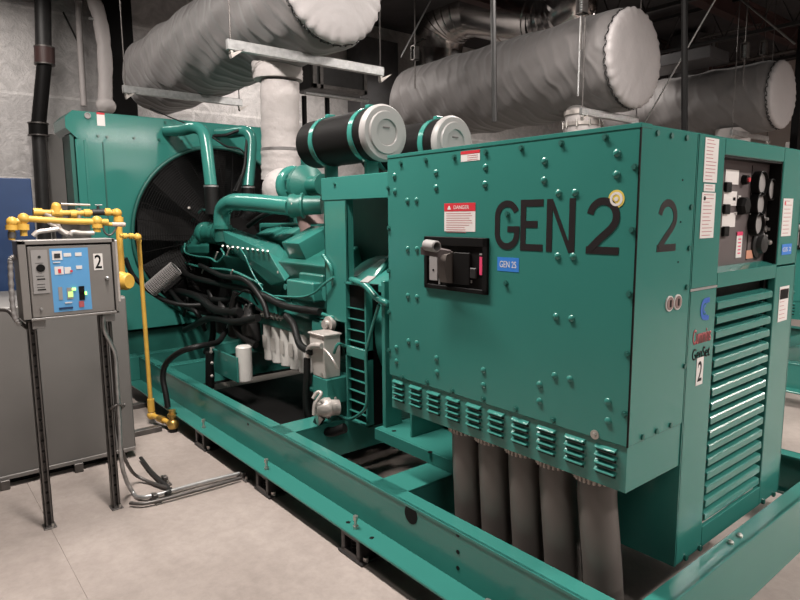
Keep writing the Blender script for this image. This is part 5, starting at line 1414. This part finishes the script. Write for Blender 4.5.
def spring(x, y, depth_y, l, w=.045, h=.11):
    q = U(x, y, y=depth_y)
    t = thing('spring_hanger', l, 'hanger', q-V((0, 0, h)), 'spring hangers on the ceiling rods')
    b = MB(); b.box(q-V((w, w, h)), q+V((w, w, -h+.01))); b.box(q+V((-w, -w, h-.01)), q+V((w, w, h))); b.box(q-V((w, w, h)), q+V((-w+.008, w, h))); b.box(q+V((w-.008, -w, -h)), q+V((w, w, h))); b.build('hanger_box', 'strut', t)
    MB().lathe(q-V((0, 0, h-.02)), (0, 0, 1), [(i*.012, w*.7 if i % 2 else w*.5) for i in range(int(2*(h-.02)/.012))], n=14).build('coil_spring', 'steel', t, 40)
    MB().cyl(q+V((0, 0, h)), V((q.x, q.y, ZC)), .009, n=8).build('upper_rod', 'strut', t)
    MB().cyl(q-V((0, 0, h)), V((q.x, q.y, q.z-h-.35)), .009, n=8).build('lower_rod', 'strut', t)
spring(582, 3, 5.7, 'spring hanger at the top edge above the pipe stub')
spring(745, 51, 9.3, 'pale spring hanger on a rod in front of the farthest right silencer')
spring(764, 48, 10.9, 'spring hanger just behind the right silencer cap')
spring(714, 44, 11.5, 'dim spring hanger left of the pale one, above the right silencer')
spring(415, 53, 5.4, 'spring hanger beside the silver duct riser', .04, .09)
rodthing(U(578, 96, y=5.73), U(581, 12, y=5.7), .009, 'hanger_rod', 'steel', 'slim rod reaching the clamp below the top centre silencer', 'rod')
for i, x in enumerate((-6.6, -4.6, -2.2, .2, 2.6)):
    b = MB(); b.box((x-.08, YN, ZC-.34), (x+.08, YF, ZC-.32)); b.box((x-.08, YN, ZC-.02), (x+.08, YF, ZC)); b.box((x-.006, YN, ZC-.34), (x+.006, YF, ZC))
    struct(b.build('trim_%d' % (i+1), 'red_brown'))
for i, (ya, zz) in enumerate(((8.2, 4.3), (10.6, 4.35), (13.0, 4.4))):
    b = MB()
    b.box((-7.2, ya-.03, zz), (4.9, ya+.03, zz+.05)); b.box((-7.2, ya-.03, zz+.55), (4.9, ya+.03, zz+.6))
    for k in range(24):
        xa2 = -7.2+.5*k
        b.tube([(xa2, ya, zz+.03), (xa2+.25, ya, zz+.56), (xa2+.5, ya, zz+.03)], .012, n=5)
    tag(b.build('roof_joist', 'dark', None), 'dark open web roof joist under the ceiling, %s' % ('nearest of three' if i == 0 else 'middle of three' if i == 1 else 'farthest of three'), 'joist')
# duct work in the dark behind the right silencer
b = MB(); q = U(690, 40, y=12.0); b.cyl((q.x, 12.0, 3.0), (q.x, 12.0, 4.9), .35, n=28)
tag(b.build('dark_duct', 'duct_dark', None, 40), 'dark round vertical duct behind the middle and right silencers', 'duct')
b = MB(); a = U(650, 55, y=9.0); c = U(712, 78, y=9.0); b.box((a.x-.1, 8.9, S3.z+.46), (c.x+.0, 9.5, S3.z+.62), .01)
tag(b.build('flat_duct', 'duct_dark', None), 'flat grey duct end above the left part of the right silencer', 'duct')
# white post and black column at the right
a = U(791, 130, y=13.0)
tag(MB().box((a.x-.06, 12.95, 0), (a.x+.06, 13.05, 2.9), .005).build('white_post', 'white', None), 'white post at the right edge beyond the control housing', 'post')
a = U(794, 130, y=12.0)
tag(MB().box((a.x-.02, 11.9, 0), (a.x+.10, 12.1, ZC-.34), .005).build('black_column', 'black', None), 'black column beside the white post at the right edge', 'column')

# ------------------------------------------------------------------ the next generator set behind
OFF = (0, 4.1, 0)
s3 = dup_tree(skid, OFF); s3['label'] = 'green steel skid of the neighbouring generator at the right edge'
c3 = dup_tree(cab, OFF, skip=('lettering', 'side_number', 'circuit_label')); c3['label'] = 'green breaker cabinet of the neighbouring generator peeking out at the right edge'

# ------------------------------------------------------------------ lights: ceiling strip fixtures, some added only as fill
def strip(x, y, z, e, ln=2.4, along='x'):
    t = thing('strip_or_fill_light', 'long ceiling strip light or added fill strip', 'light', (x, y, z), 'ceiling strip lights')
    dx, dy = (ln/2, .12) if along == 'x' else (.12, ln/2)
    MB().box((x-dx, y-dy, z+.02), (x+dx, y+dy, z+.08), .01).build('fixture_body', 'cap_grey', t)
    MB().cyl((x, y, z+.08), (x, y, ZC-.001), .01, n=8).build('suspension_rod', 'steel', t)
    l = bpy.data.lights.new('tube_light', 'AREA'); l.shape = 'RECTANGLE'; l.size = dx*2*.96; l.size_y = dy*2*.9
    l.energy = e; l.color = (1, .93, .87)
    o = bpy.data.objects.new('tube_light', l); COL.objects.link(o); o.location = (0, 0, .012); o.parent = t
for a in ((1.6, .2, 4.1, 40, 2.4, 'x'), (-2.9, .95, 4.15, 215, 2.4, 'x'), (1.6, 4.4, 4.1, 170, 2.4, 'y'), (1.4, 8.6, 4.1, 190, 2.4, 'y'), (7.3, 5.4, 3.9, 190, 2.4, 'y'), (16., 7.9, 3.9, 160, 2.4, 'y'),  # the weak near strip is an added fill for the cabinet front
          (7.3, .2, 3.9, 110, 2.4, 'y'), (-7.2, .9, 4.3, 50, 2.4, 'x'), (-2.9, 4.6, 4.3, 85, 2.4, 'x'), (1.4, 12.8, 4.1, 120, 2.4, 'y'), (-7.7, 4.6, 4.3, 50, 1.6, 'x'), (-6.4, 8.7, 4.4, 60, 2.4, 'x')):  # strips by the foil wall and silver duct are added to brighten them
    strip(*a)

w = bpy.data.worlds.new('room_ambient'); w.use_nodes = True
w.node_tree.nodes['Background'].inputs[0].default_value = (.5, .48, .47, 1)
w.node_tree.nodes['Background'].inputs[1].default_value = .15
sc.world = w
sc.view_settings.view_transform = 'Standard'
sc.view_settings.look = 'None'
sc.view_settings.exposure = 0.42
sc.view_settings.gamma = 1
sc.view_settings.use_curve_mapping = False
sc.cycles.max_bounces = 6
sc.cycles.diffuse_bounces = 1
